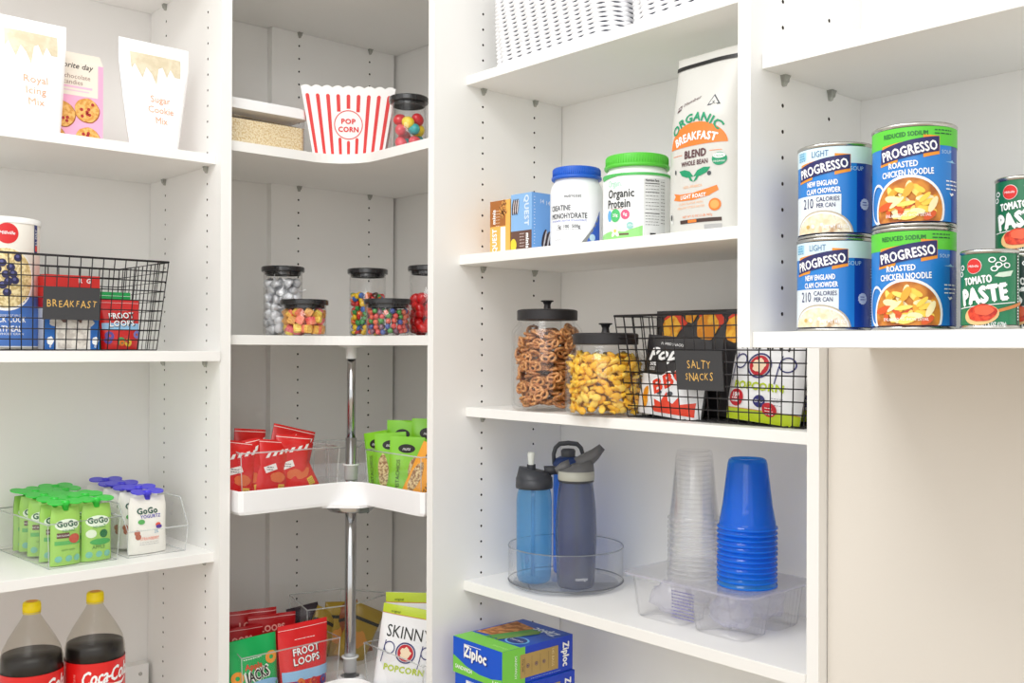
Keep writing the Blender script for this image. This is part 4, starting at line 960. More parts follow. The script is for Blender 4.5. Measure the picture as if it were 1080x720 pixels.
def art_cre(b, S, r, h):
    b.text(S, 'nutricost', .004, h*.62, .0085, gk, bold=.02); b.text(S, 'CREATINE', -.022, h*.475, .0140, gk, bold=.02, width=.044); b.text(S, 'MONOHYDRATE', -.006, h*.375, .0140, gk, bold=.02, width=.074)
    b.text(S, 'MICRONIZED CREATINE MONOHYDRATE', -.006, h*.315, .0050, mat((90, 110, 200), .5), width=.072); b.text(S, '5g  100  500g', -.004, h*.245, .0090, gk, width=.044, bold=.02); lines(b, S, -.030, .020, h*.205, 1, .003, mat((150, 150, 156), .5), .0008)
    b.poly(S, [(.018, .004), (.028, .004), (.060, h*.42), (.060, h*.36)], mat((136, 138, 138), .5), .0006); b.poly(S, [(.028, .004), (.062, .004), (.062, h*.45)], mat((46, 96, 196), .5), .0006); b.blob(S, .042, .016, .0065, .0065, mat((190, 220, 236), .4), .0010)
    lines(b, S, -.032, -.018, h*.08, 1, .003, mat((150, 150, 156), .5), .001)
tub('protein_tub', 'white CREATINE MONOHYDRATE tub with a blue lid', (1.3480, 1.3300, ZP), -1.02, .0495, .150, mat((24, 92, 200), .35), mat((246, 247, 249), .35), art_cre, .022)
def art_org(b, S, r, h):
    gz = mat((84, 190, 96), .4); b.rect(S, -.19, .19, h*.735, h*.765, gz, .0004); b.poly(S, [(-.045, h*.70), (-.045, h*.765), (.006, h*.765), (-.004, h*.735)], gz, .0008)
    b.text(S, 'Orgain.', -.010, h*.655, .0165, mat((160, 220, 190), .5), .0006, width=.030); dk2 = mat((62, 64, 66), .5)
    b.text(S, 'Organic', .001, h*.54, .0210, dk2, .0006, width=.052, bold=.03); b.text(S, 'Protein', -.003, h*.425, .0210, dk2, .0006, width=.046, bold=.03)
    lines(b, S, -.018, .006, h*.365, 1, .003, mat((170, 90, 90), .5), .0010)
    b.blob(S, -.022, h*.29, .0055, .010, mat((110, 180, 232), .4), .0006); b.blob(S, -.008, h*.29, .0100, .0115, mat((84, 196, 116), .4), .0010); b.blob(S, .0115, h*.295, .0080, .0085, mat((232, 92, 130), .4), .0010)
    b.text(S, '20g', -.008, h*.295, .0075, WHITE, .0014, bold=.03); b.text(S, '0g', .0115, h*.30, .0075, WHITE, .0014, bold=.03)
    b.poly(S, [(-.06, .003), (.042, .003), (.042, .026), (.010, .016), (-.02, .018), (-.06, .012)], mat((150, 218, 130), .4), .0005); b.blob(S, .020, .026, .0062, .0062, mat((150, 206, 200), .4), .0010); b.text(S, 'USDA', .020, .0265, .005, WHITE, .0014)
    for k in range(5): a = k*1.26+.3; b.blob(S, -.008+.006*math.cos(a), .018+.006*math.sin(a), .0062, .0034, mat((250, 246, 226), .5), .0012, 14, 1, rot=a)
    b.blob(S, -.008, .018, .0028, .0028, mat((236, 206, 90), .5), .0016, 10, 1); b.rect(S, .0, .018, .010, .013, mat((110, 80, 70), .5), .0010)
    lb2 = mat((224, 226, 226), .5); b.rect(S, .044, .088, .004, h*.70, lb2, .0004); pk = mat((50, 50, 52), .5)
    b.text(S, 'Nutrition Facts', .060, h*.675, .0062, pk, .0008, width=.026, bold=.03); b.rect(S, .046, .074, h*.635, h*.643, pk, .0008); b.rect(S, .046, .074, h*.30, h*.308, pk, .0008); b.rect(S, .046, .074, h*.54, h*.544, pk, .0008)
    lines(b, S, .047, .073, h*.61, 8, .0058, pk, .0007, 11, .0008); lines(b, S, .047, .073, h*.27, 4, .005, pk, .0007, 12, .0008); lines(b, S, .077, .087, h*.66, 13, .006, pk, .0008, 13, .0008); b.rect(S, .055, .066, .006, .013, pk, .0009)
tub('protein_tub', 'white Organic Protein tub with a green lid', (1.3650, 1.1950, ZP), -1.38, .0605, .155, mat((88, 200, 60), .35), mat((246, 248, 247), .35), art_org, .023)

t = thing('coffee_bag', 'tall white ORGANIC BREAKFAST BLEND coffee bag, right of the protein tubs', 'bag', (1.3450, 1.0220, ZP), -math.pi/2-.06); t.rotation_euler = (-.02, 0, -math.pi/2-.02)
b = MB(); w_, h_ = .150, .304; film = mat((212, 211, 206), .35, spec=.4)
def cprof(q): return (.86+.14*min(1, q*8))*min(1, max(0, 1-q)*2.6)**.75
S = bag(b, w_, h_, .078, film, lambda q: 1-.10*max(0, q-.45)/.55, cprof, .0012, 21)
te = mat((20, 150, 104), .5); og = mat((240, 130, 50), .5); pl = mat((96, 62, 66), .5)
b.poly(S, [(-.046, .212), (-.036, .216), (-.037, .208), (-.047, .204)], pl, .0008); b.text(S, 'WB', -.0415, .210, .0060, WHITE, .0014, rot=.3); b.text(S, 'Member', -.012, .219, .0075, pl, .0008, shear=.3, rot=.22, width=.040)
b.poly(S, [(.022, .205), (.034, .223), (.046, .205)], gk, .0006, 0); b.poly(S, [(.0255, .207), (.034, .2195), (.0425, .207)], film, .0010, 0); b.text(S, 'x', .034, .2105, .010, gk, .0014)
b.text(S, 'ORGANIC', .000, .1900, .0200, te, .0010, arc=.064, width=.112, bold=.04)
pts = [(.058*math.cos(a), .143+.038*math.sin(a)) for a in [math.pi*k/22 for k in range(23)]]
b.poly(S, pts+[(-.058, .1425), (0, .150), ][:1], og, .0006); b.text(S, 'BREAKFAST', .0, .1585, .0185, WHITE, .0012, arc=.13, width=.086, bold=.05)
b.text(S, 'BLEND', .002, .1295, .0175, pl, .0008, width=.043, bold=.05); b.rect(S, -.050, -.026, .130, .1308, og, .0006); b.rect(S, .030, .050, .130, .1308, og, .0006)
b.text(S, 'WHOLE BEAN', .0, .1145, .0110, pl, .0008, width=.054, bold=.03); b.blob(S, .046, .116, .0115, .0105, te, .0008); b.blob(S, .046, .121, .0095, .0042, WHITE, .0012); b.text(S, 'USDA', .046, .1205, .0055, te, .0016); b.text(S, 'ORGANIC', .046, .112, .0042, WHITE, .0014)
for sx in (-1, 1):
    b.poly(S, [(0, .092), (sx*.008, .101), (sx*.020, .105), (sx*.032, .104), (sx*.026, .096), (sx*.014, .0915)], te, .0008); b.poly(S, [(sx*.000, .083), (sx*.006, .092), (sx*.012, .094), (sx*.007, .086)], te, .0010)
b.blob(S, -.042, .104, .002, .004, gk, .0008, 10, 1); b.blob(S, .030, .094, .0036, .0036, gk, .0008, 10, 1)
b.text(S, '100% ARABICA', -.002, .076, .0062, mat((246, 186, 140), .5), .0008)
b.poly(S, [(-.046, .058), (-.030, .0545), (0, .0535), (.030, .0580), (.046, .066), (.043, .074), (.028, .0700), (0, .0650), (-.030, .0655), (-.046, .069), (-.041, .0635)], og, .0006); b.text(S, 'LIGHT ROAST', -.001, .0600, .0090, WHITE, .0012, width=.052, bold=.04)
for k, wd in enumerate(('CLEAN FLAVOR WITH', 'MELLOW CITRUS NOTES')): b.text(S, wd, -.006, .0490-.0065*k, .0052, mat((246, 186, 140), .5), .0008)
b.blob(S, .040, .043, .0100, .0100, og, .0008); b.blob(S, .040, .043, .0070, .0070, mat((246, 170, 90), .5), .0012)
b.text(S, 'NET WT 32 OZ (2 LB) 907g', .006, .0275, .0050, og, .0008); b.rect(S, -.030, .050, .0165, .0225, mat((70, 50, 44), .5), .0008); b.rect(S, -.012, .006, .0172, .0218, og, .0012)
b.rect(S, -.058, -.050, .020, .036, mat((232, 232, 230), .5), .0008); b.blob(S, -.054, .030, .0028, .0050, mat((60, 60, 60), .5), .0012); b.rect(S, .020, .050, .003, .012, mat((176, 176, 176), .5), .0008)
b.build('bag_body', t)
b = MB(); b.grid(lambda u, v: S(u*.99, v, .0014), 20, 2, BLACK, (-w_/2, w_/2), (h_*.925, h_*.948)); b.build('tie_strip', t)

# ------------------------------------------------------------------ middle bay: snack jars
ZS = -.1193
def big_jar(name, label, loc, r, rl, h, hb, knob=.018, lidh=.022):
    t = thing(name, label, 'jar', loc, 0, 'big glass jars with black knobbed lids'); b = MB(); hn = h-knob-lidh
    out = [(.0001, .0005), (r-.010, .0005), (r-.003, .004), (r, .012), (r, hb), (r-.003, hb+.006), (rl+.002, hn-.008), (rl-.003, hn-.003), (rl-.003, hn+.004)]
    b.lathe(out, GLASS, 56); b.lathe([(.0001, .007), (r-.012, .007), (r-.004, .013), (r-.003, .018), (r-.003, hb-.002), (rl-.004, hn-.010), (rl-.006, hn)], GLASS, 56); b.build('glass_body', t)
    l = MB(); ml = mat((46, 44, 46), .45, .3); l.lathe([(.0001, hn+.001), (rl-.001, hn+.001), (rl+.001, hn+.002), (rl+.001, hn+lidh-.003), (rl-.001, hn+lidh-.001), (rl-.006, hn+lidh), (.0001, hn+lidh)], ml, 64, smooth=False)
    k0 = hn+lidh; k = MB(); k.lathe([(.0085, k0-.0005), (.0070, k0+.003), (.0062, k0+knob*.5), (.0085, k0+knob*.8), (.0125, k0+knob-.002), (.0125, k0+knob-.0005), (.011, k0+knob), (.0001, k0+knob)], ml, 32); lo = l.build('lid', t); k.build('knob', lo); return t
big_jar('glass_jar', 'tall glass jar of pretzels with a black knobbed lid', (1.3530, 1.4140, ZS), .0690, .0580, .2135, .152)
def pretzel():
    b = MB(); s = .0052; P = []
    for k in range(44):
        q = -4+8*k/43; P.append(((3.3-.4*q*q)*math.sin(q)*s, (2.5-.3*q*q)*math.cos(q)*s, .0018*math.sin(q*2)))
    b.tube(P, .0029, speckle((172, 104, 50), (226, 166, 104), 140, .45, bump=.2), 6); return b
pts = []; rr = random.Random(31)
tries = 0; pz = []
while len(pz) < 165 and tries < 40000:
    tries += 1; a = rr.uniform(0, 2*math.pi); up = rr.random() < .42; z = rr.uniform(.024 if up else .012, .152); ra = rr.uniform(.034, .046)-max(0, z-.14)*.5
    q = (ra*math.cos(a), ra*math.sin(a), z)
    if all((q[0]-e[0])**2+(q[1]-e[1])**2+(q[2]-e[2])**2*2.2 > .0150**2 for e in pz): pz.append(q+(up, a))
for ft in pz:
    if True:
        up, a, z = ft[3], ft[4], ft[2]; ra = math.hypot(ft[0], ft[1])
        rot = (math.pi/2+rr.uniform(-.3, .3), rr.uniform(-.5, .5), a+math.pi/2+rr.uniform(-.25, .25)) if up else (rr.uniform(-.35, .35), rr.uniform(-.35, .35), rr.uniform(0, 6.28))
        if up: ra += .013
        pts.append((ra*math.cos(a), ra*math.sin(a), z+rr.uniform(-.002, .002), rot))
for L in range(12):
    z = .018+L*.0122
    for i in range(2):
        a = rr.uniform(0, 6.28); pts.append((.018*math.cos(a), .018*math.sin(a), z, (rr.uniform(-.5, .5), rr.uniform(-.5, .5), rr.uniform(0, 6.28))))
candy('pretzel', [pretzel()], pts, (1.353, 1.414, ZS), 'small twisted brown pretzel in the tall glass jar', 'pretzels in the tall glass jar', 'pretzel', seed=3)
big_jar('glass_jar', 'shorter glass jar of yellow fish crackers with a black knobbed lid', (1.3290, 1.2370, ZS), .0725, .0580, .1660, .098)
def fish(c):
    b = MB(); up = []; n = 14
    for i in range(n): a = 2*math.pi*i/n; up.append((.0085*math.cos(a), .0056*math.sin(a)))
    up = [(x, y) for x, y in up if x > -.0062]; up.sort(key=lambda p: math.atan2(p[1], p[0])); ol = up+[(-.0070, .0022), (-.0118, .0052), (-.0105, 0), (-.0118, -.0052), (-.0070, -.0022)]
    cs = mat(c, .55, noise=.15, nscale=300); n = len(ol)
    ol = [(x*1.2, y*1.2) for x, y in ol]; v = [(x, y, 0) for x, y in ol]+[(x*.8, y*.8, .0026) for x, y in ol]+[(x*.8, y*.8, -.0026) for x, y in ol]+[(0, 0, .0036), (0, 0, -.0036)]
    f = []
    for i in range(n):
        j = (i+1) % n; f += [(i, j, n+j, n+i), (j, i, 2*n+i, 2*n+j), (n+i, n+j, 3*n), (2*n+j, 2*n+i, 3*n+1)]
    b.add(v, f, cs, True); return b
pts = []
tries = 0; fz = []
while len(fz) < 232 and tries < 30000:
    tries += 1; a = rr.uniform(0, 2*math.pi); z = rr.uniform(.010, .104); ra = rr.uniform(.050, .0615)-max(0, z-.092)*.6
    q = (ra*math.cos(a), ra*math.sin(a), z)
    if all((q[0]-e[0])**2+(q[1]-e[1])**2+(q[2]-e[2])**2 > .0100**2 for e in fz): fz.append(q)
for ft in fz:
    if True:
        a = math.atan2(ft[1], ft[0]); ra = math.hypot(ft[0], ft[1]); z = ft[2]
        rot = (rr.uniform(-.6, .6), rr.uniform(-.6, .6), rr.uniform(0, 6.28)) if rr.random() < .4 else (math.pi/2+rr.uniform(-.4, .4), rr.uniform(-1, 1), a+math.pi/2)
        pts.append((ra*math.cos(a), ra*math.sin(a), z, rot))
for L in (3, 6, 8, 9, 10, 11):
    for i in range(11): a = 2*math.pi*i/11+L; pts.append((.042*math.cos(a), .042*math.sin(a), .014+L*.0086, (rr.uniform(-.7, .7), rr.uniform(-.7, .7), rr.uniform(0, 6.28))))
candy('fish_cracker', [fish((254, 204, 56)), fish((250, 190, 40)), fish((255, 216, 90))], pts[:298], (1.329, 1.237, ZS), 'small yellow fish-shaped cracker in the shorter glass jar', 'fish crackers in the shorter glass jar', 'cracker', seed=3)

# inside the salty snacks basket
ZB = -.1160
blk = mat((44, 42, 44), .3, spec=.6); chip = speckle((226, 140, 20), (250, 190, 60), 60, .5); orr = mat((228, 64, 36), .4)
def art_bbq(b, S, w, h):
    b.rect(S, -w/2+.001, w/2-.001, 0, h*.50, mat((238, 238, 240), .35), .0005); b.text(S, 'POPPED SNACKS', -.010, h*.90, .0065, WHITE, .0010)
    b.text(S, 'Popz', -.012, h*.78, .030, WHITE, .0012, bold=.06, shear=.3, rot=.08, width=w*.62); b.text(S, '50%', -w*.30, h*.635, .0090, WHITE, .0012, bold=.04); b.text(S, 'LESS', -w*.30, h*.575, .008, WHITE, .0012)
    b.text(S, 'BBQ', .006, h*.47, .036, WHITE, .0012, bold=.16, rot=.5, width=w*.56); b.text(S, 'BBQ', .006, h*.47, .034, orr, .0020, bold=.05, rot=.5, width=w*.52)
    b.poly(S, [(-.018, .006), (w*.44, .006), (w*.44, h*.22), (.035, h*.17), (.030, h*.26), (.022, h*.17), (.012, h*.20), (.004, h*.31), (-.004, h*.17), (-.020, h*.20), (-.016, h*.12), (-.026, h*.10)], orr, .0010)
    for x in (-.012, .012): b.blob(S, x, h*.29, .006, .004, gk, .0014, 12, 1)
    for x, z in ((-.045, .26), (-.042, .16)): b.blob(S, x, h*z, .007, .012, chip, .0012, 14, 2, wob=.1)
tilt_bag('snack_bag', 'black and white BBQ snack bag in the salty snacks basket', 'bag', (1.350, 1.1060, ZB), (-.10, .08, -math.pi/2-.02), .142, .138, .045, blk, art_bbq, None, 71, stand)
def art_chip(b, S, w, h):
    for k, (x, z, s) in enumerate([(-.30, .82, .023), (-.08, .95, .014), (.12, .84, .025), (.40, .90, .018), (.40, .68, .016)]):
        b.blob(S, w*x+.006, h*z+.010, s*1.1, s*.8, orr, .0007+.0001*k, 14, 2, wob=.2, clip=(-w*.48, w*.48, 0, h*.97)); b.blob(S, w*x, h*z, s*.9, s, chip, .0013+.0002*k, 18, 3, wob=.07, clip=(-w*.48, w*.48, 0, h*.97))
    b.text(S, 'HOT', -.004, h*.66, .012, orr, .0010, bold=.05); b.text(S, 'SPICY', 0, h*.58, .014, orr, .0010, bold=.05)
tilt_bag('chip_bag', 'tall black chip bag with orange chips, behind the BBQ bag', 'bag', (1.425, 1.1050, ZB), (-.04, 0, -math.pi/2+.04), .190, .186, .05, blk, art_chip, 'black chip bags in the salty snacks basket', 72, stand)
tilt_bag('chip_bag', 'black chip bag directly behind the SALTY SNACKS tag', 'bag', (1.400, .9780, ZB), (-.03, .08, -math.pi/2), .130, .180, .05, blk, art_chip, 'black chip bags in the salty snacks basket', 73, stand)
tilt_bag('popcorn_bag', 'white and lime POP popcorn bag in front in the salty snacks basket', 'bag', (1.350, .9200, ZB), (-.16, .07, -math.pi/2-.03), .138, .176, .055, pw, art_pop(), 'popcorn bags in the salty snacks basket', 74, lambda q: min(1, (1-q)*2)**.6*(.55+.45*min(1, q*6)), crumple=.0012)
tilt_bag('popcorn_bag', 'white and lime popcorn bag almost hidden at the right end of the salty snacks basket', 'bag', (1.430, .8850, ZB), (-.08, .0, -math.pi/2), .120, .176, .05, pw, art_pop(), 'popcorn bags in the salty snacks basket', 75, stand)
# ------------------------------------------------------------------ middle bay: bottles on the round clear turntable
Z4 = -.4699
t = thing('clear_turntable', 'round clear turntable tray holding three water bottles', 'turntable', (1.4220, 1.4300, Z4))
b = MB(); R_ = .1150; b.lathe([(.0001, .008), (R_-.002, .008), (R_-.001, .010), (R_-.001, .078)], ACRYL, 72); b.lathe([(R_, .078), (R_, .010), (R_-.003, .006), (.0001, .006)], ACRYL, 72); b.build('tray', t)
EM = clear((190, 196, 198), 1.5, .08, haze=.4, hazec=(200, 204, 206))
b = MB(); b.lathe([(R_-.001, .077), (R_, .079), (R_+.001, .077)], EM, 72); b.tube([(R_*math.cos(a), R_*math.sin(a), .0095) for a in [k*math.pi/36 for k in range(72)]], .0012, mat((110, 112, 114), .4), 6, closed=True); b.build('rim', t)
b = MB(); b.lathe([(.0001, 0), (R_-.012, 0), (R_-.010, .005), (.0001, .005)], clear((254, 254, 254), .8, .1, haze=.15), 72); b.build('base', t)
def tint(c, hz=.25, hc=None): return clear(c, 1.4, .03, haze=hz, hazec=hc or c)
def w_bottle(label, loc, rz, prof, body, lidparts, cat='bottle', inner=None):
    t = thing('water_bottle', label, cat, loc, rz, 'reusable water bottles on the clear turntable'); b = MB(); b.lathe(prof, body, 48)
    b.build('bottle_body', t)
    for nm, fn in lidparts:
        m_ = MB(); fn(m_); m_.build(nm, t)
    return t
Zb = Z4+.0085
dkl = mat((52, 54, 60), .45); bl1 = tint((186, 226, 250), .26, (130, 205, 250))
def lidA(m):
    m.lathe([(.0335, .185), (.0362, .186), (.0368, .190), (.0362, .206), (.0001, .206)], dkl, 48)
    n = 40; v = []   # sloping top
    for i in range(n):
        a = 2*math.pi*i/n; v.append((.0355*math.cos(a), .0355*math.sin(a), .206))
    for i in range(n):
        a = 2*math.pi*i/n; x = .030*math.cos(a); v.append((x, .026*math.sin(a), .222+.006*math.cos(a)*(-1)))
    m.add(v, [(i, (i+1) % n, n+(i+1) % n, n+i) for i in range(n)]+[tuple(range(n, 2*n))], dkl, True)
    m.tube([(.020, 0, .219), (.038, 0, .221), (.052, .002, .2195), (.058, .004, .2165)], [.0105, .009, .007, .004], dkl, 10)
def spoutA(m):
    m.lathe([(.0085, .218), (.009, .224), (.0085, .232)], dkl, 20, (-.006, 0, 0))
    m.lathe([(.0058, .230), (.0062, .238), (.0074, .252), (.0066, .256), (.0001, .2565)], mat((222, 226, 220), .3), 20, (-.006, 0, 0))
def strawA(m): m.tube([(-.002, 0, .012), (-.002, 0, .19)], .0042, clear((190, 224, 244), 1, .1, haze=.35, hazec=(190, 220, 240)), 12)
pA = [(.0001, .004), (.026, .001), (.0315, .004), (.0340, .012), (.0350, .05), (.0352, .16), (.0335, .176), (.0315, .182), (.0315, .187)]
w_bottle('light blue water bottle with a black bite-valve lid, left on the clear turntable', (1.3600, 1.4570, Zb), -.75, pA, bl1, [('lid', lidA), ('bite_valve', spoutA), ('straw', strawA)])
bl2 = tint((110, 180, 252), .55, (40, 160, 255)); grl = mat((74, 76, 80), .45); ndl = mat((34, 62, 120), .4)
def lidB(m):
    m.lathe([(.0300, .206), (.0318, .207), (.0318, .212)], mat((30, 34, 44), .4), 40); m.lathe([(.0315, .212), (.0315, .226), (.026, .236), (.018, .240), (.0001, .241)], ndl, 40); m.lathe([(.014, .240), (.015, .252), (.012, .256), (.0001, .257)], grl, 24)
def loopB(m):
    pts = [(-.029, 0, .224)]+[(-.030+.0, 0, .245)]+[(-.026, 0, .258), (-.018, 0, .266), (0, 0, .268), (.018, 0, .266), (.026, 0, .258), (.030, 0, .245), (.029, 0, .224)]
    m.tube(pts, [.004, .0042, .0046, .005, .005, .005, .0046, .0042, .004], grl, 10)
pB = [(.0001, .004), (.024, .001), (.0295, .005), (.031, .014), (.031, .18), (.0305, .200), (.0295, .208)]
w_bottle('deep blue water bottle with a grey carry loop, behind the other two', (1.4620, 1.4640, Zb), -.75, pB, bl2, [('lid', lidB), ('carry_loop', loopB)])
gry = tint((176, 184, 206), .42, (140, 146, 164)); gl = mat((98, 98, 100), .45); ban = mat((172, 172, 160), .45)
def lidC(m):
    m.lathe([(.0330, .204), (.0345, .205), (.0345, .209)], mat((60, 62, 66), .4), 48); m.lathe([(.0350, .209), (.0355, .212), (.0352, .226), (.0001, .226)], ban, 48)
    n = 40; v = []
    for i in range(n): a = 2*math.pi*i/n; v.append((.0352*math.cos(a), .0352*math.sin(a), .226))
    for i in range(n): a = 2*math.pi*i/n; v.append((.006+.026*math.cos(a), .024*math.sin(a), .241+.009*math.cos(a)))
    m.add(v, [(i, (i+1) % n, n+(i+1) % n, n+i) for i in range(n)]+[tuple(range(n, 2*n))], gl, True)
def spoutC(m): m.tube([(.004, 0, .236), (.020, 0, .246), (.036, 0, .258), (.050, 0, .272)], [.016, .0150, .0115, .0075], gl, 14); m.tube([(-.012, 0, .236), (-.028, 0, .232), (-.040, 0, .226)], [.012, .009, .005], gl, 12)
def markC(m):
    S = S_cyl(lambda z: .0372 if z < .06 else .0375); m.text(S, 'contigo', .010, .024, .0085, mat((206, 208, 212), .3), .0006, bold=.03, width=.024)
def strawC(m): m.tube([(.002, 0, .012), (.002, 0, .20)], .0045, clear((220, 224, 226), 1, .1, haze=.5, hazec=(200, 204, 204)), 12)
pC = [(.0001, .005), (.026, .001), (.0325, .003), (.0362, .010), (.0372, .03), (.0398, .085), (.0400, .11), (.0385, .15), (.0350, .185), (.0325, .200), (.0325, .207)]
tC = w_bottle('smoky grey water bottle with a grey pouring spout lid, front right on the clear turntable', (1.3880, 1.3680, Zb), -.75, pC, gry, [('lid', lidC), ('spout', spoutC), ('straw', strawC), ('brand_mark', markC)])

# ------------------------------------------------------------------ clear clamshell tray and the stacked cups
PT = clear((255, 255, 255), 1.2, .07, haze=.09, hazec=(252, 251, 255))
PT2 = clear((254, 254, 255), 1.5, .1, haze=.20, hazec=(238, 236, 254))
t = thing('clamshell_tray', 'clear ribbed plastic clamshell tray under the two cup stacks', 'tray', (1.4300, 1.0660, Z4), -math.pi/2)
b = MB(); W_, D_, hh = .252, .190, .073
def ribcup(b, cx, cy, w, d, h, m):
    n = 96; pl = []
    for i in range(n):
        a = 2*math.pi*i/n; c, s = math.cos(a), math.sin(a); k = (abs(c)**5+abs(s)**5)**(-1/5); e = 1+.022*(1 if i % 4 < 2 else -1); pl.append((c*k, s*k, e))
    v = []
    for z, q in ((0, .80), (.004, .86), (h*.86, .985), (h*.9, 1.0), (h, 1.0)):
        for x, y, e in pl: ee = e if 0 < z < h*.88 else 1; v.append((cx+x*w/2*q*ee, cy+y*d/2*q*ee, z))
    f = [(j*n+i, j*n+(i+1) % n, (j+1)*n+(i+1) % n, (j+1)*n+i) for j in range(4) for i in range(n)]+[tuple(range(n))]
    b.add(v, f, m, True)
for sx in (-1, 1):
    for sy in (-1, 1): ribcup(b, sx*W_*.25, sy*D_*.25, W_*.47, D_*.47, hh, PT)
# printed ingredient panel seen in the middle
Sg = S_plane(0, -D_/2+.010, 0); lines(b, Sg, -.030, .018, .058, 9, .0055, mat((120, 116, 168), .5), .0022, 8, .0005)
b.build('tray_cells', t)
b = MB(); roundbox(b, W_+.020, D_+.010, .003, PT, z0=hh, r=.022); roundbox(b, W_+.022, D_+.012, .0012, PT2, z0=hh+.0032, r=.023, top=False, bottom=False); roundbox(b, W_+.006, D_-.004, .0006, PT, z0=hh+.0045, r=.022)
b.tube([(p[0], p[1], hh+.002) for p in roundbox(MB(), W_+.020, D_+.010, .003, PT, r=.022)(0, 0)], .0016, PT2, 6, closed=True); b.build('tray_lid', t)
# crumpled film inside each cell
for sx in (-1, 1):
    for sy in (-1, 1):
        b = MB(); r9 = random.Random(sx*3+sy*7)
        nn = 16; v = []
        for j in range(9):
            for i in range(nn):
                a = 2*math.pi*i/nn; ph = math.pi*j/8; rr_ = r9.uniform(.72, 1.08); v.append((sx*W_*.25+.045*rr_*math.sin(ph)*math.cos(a), sy*D_*.25+.033*rr_*math.sin(ph)*math.sin(a), .036-.031*rr_*math.cos(ph)*.98))
        b.add(v, [(j*nn+i, j*nn+(i+1) % nn, (j+1)*nn+(i+1) % nn, (j+1)*nn+i) for j in range(8) for i in range(nn)], PT2, False)
        p_ = t.location; o = b.build('plastic_wrap'); o.location = (p_[0], p_[1], p_[2]+.001); o.rotation_euler = (0, 0, -math.pi/2)
        tag(o, 'crumpled clear plastic wrap in the %s cell of the clamshell tray' % {(-1, -1): 'front left', (1, -1): 'front right', (-1, 1): 'back left', (1, 1): 'back right'}[(sx, sy)], 'plastic wrap', 'crumpled wraps in the clamshell tray')
def cups(name, label, group, loc, n, rb, rt, hc, dz, m, rimm, colr):
    """n nested cups upside down; rb = mouth radius at the bottom"""
    z0 = hh+.0054
    c = MB(); c.lathe([(rb, .0), (rb+.0016, .0014), (rb+.0010, .0034), (rb-.0012, .0042), (rb-.002, .012), (rt+(rb-rt)*.62, hc*.30), (rt+(rb-rt)*.60, hc*.31), (rt+.001, hc-.008), (rt-.001, hc-.002), (rt-.004, hc)], m, 44)
    c.lathe([(rt-.004, hc), (rt-.006, hc-.003), (.0001, hc-.003)], m, 44)
    c.lathe([(rb-.0005, -.0002), (rb+.0018, .0014), (rb+.0012, .0036)], rimm, 44)
    first = None
    for i in range(n):
        if first is None: o = c.build(name); first = o
        else: o = first.copy(); col.objects.link(o)
        o.location = (loc[0]+rnd.uniform(-.0004, .0004), loc[1]+rnd.uniform(-.0004, .0004), loc[2]+H+z0+i*dz)
        w_ = 'lowest of' if i == 0 else ('topmost of' if i == n-1 else 'in the middle of')
        tag(o, '%s disposable cup, %s the upside-down nested stack' % (colr, w_), 'cup', group)
CUPC = clear((255, 255, 255), .8, .05, haze=.02, hazec=(255, 255, 255)); CUPR = clear((255, 255, 255), .9, .1, haze=.25, hazec=(254, 254, 255))
cups('plastic_cup', '', 'clear disposable cups stacked upside down', (1.3920, 1.0860, Z4), 13, .0440, .0305, .120, .0082, CUPC, CUPR, 'clear')
CUPB = clear((130, 205, 255), 1.1, .05, haze=.40, hazec=(50, 176, 255)); CUBR = clear((80, 180, 255), 1.0, .1, haze=.8, hazec=(30, 156, 255))
cups('plastic_cup', '', 'blue disposable cups stacked upside down', (1.4080, .9880, Z4), 12, .0480, .0315, .116, .0086, CUPB, CUBR, 'bright blue')

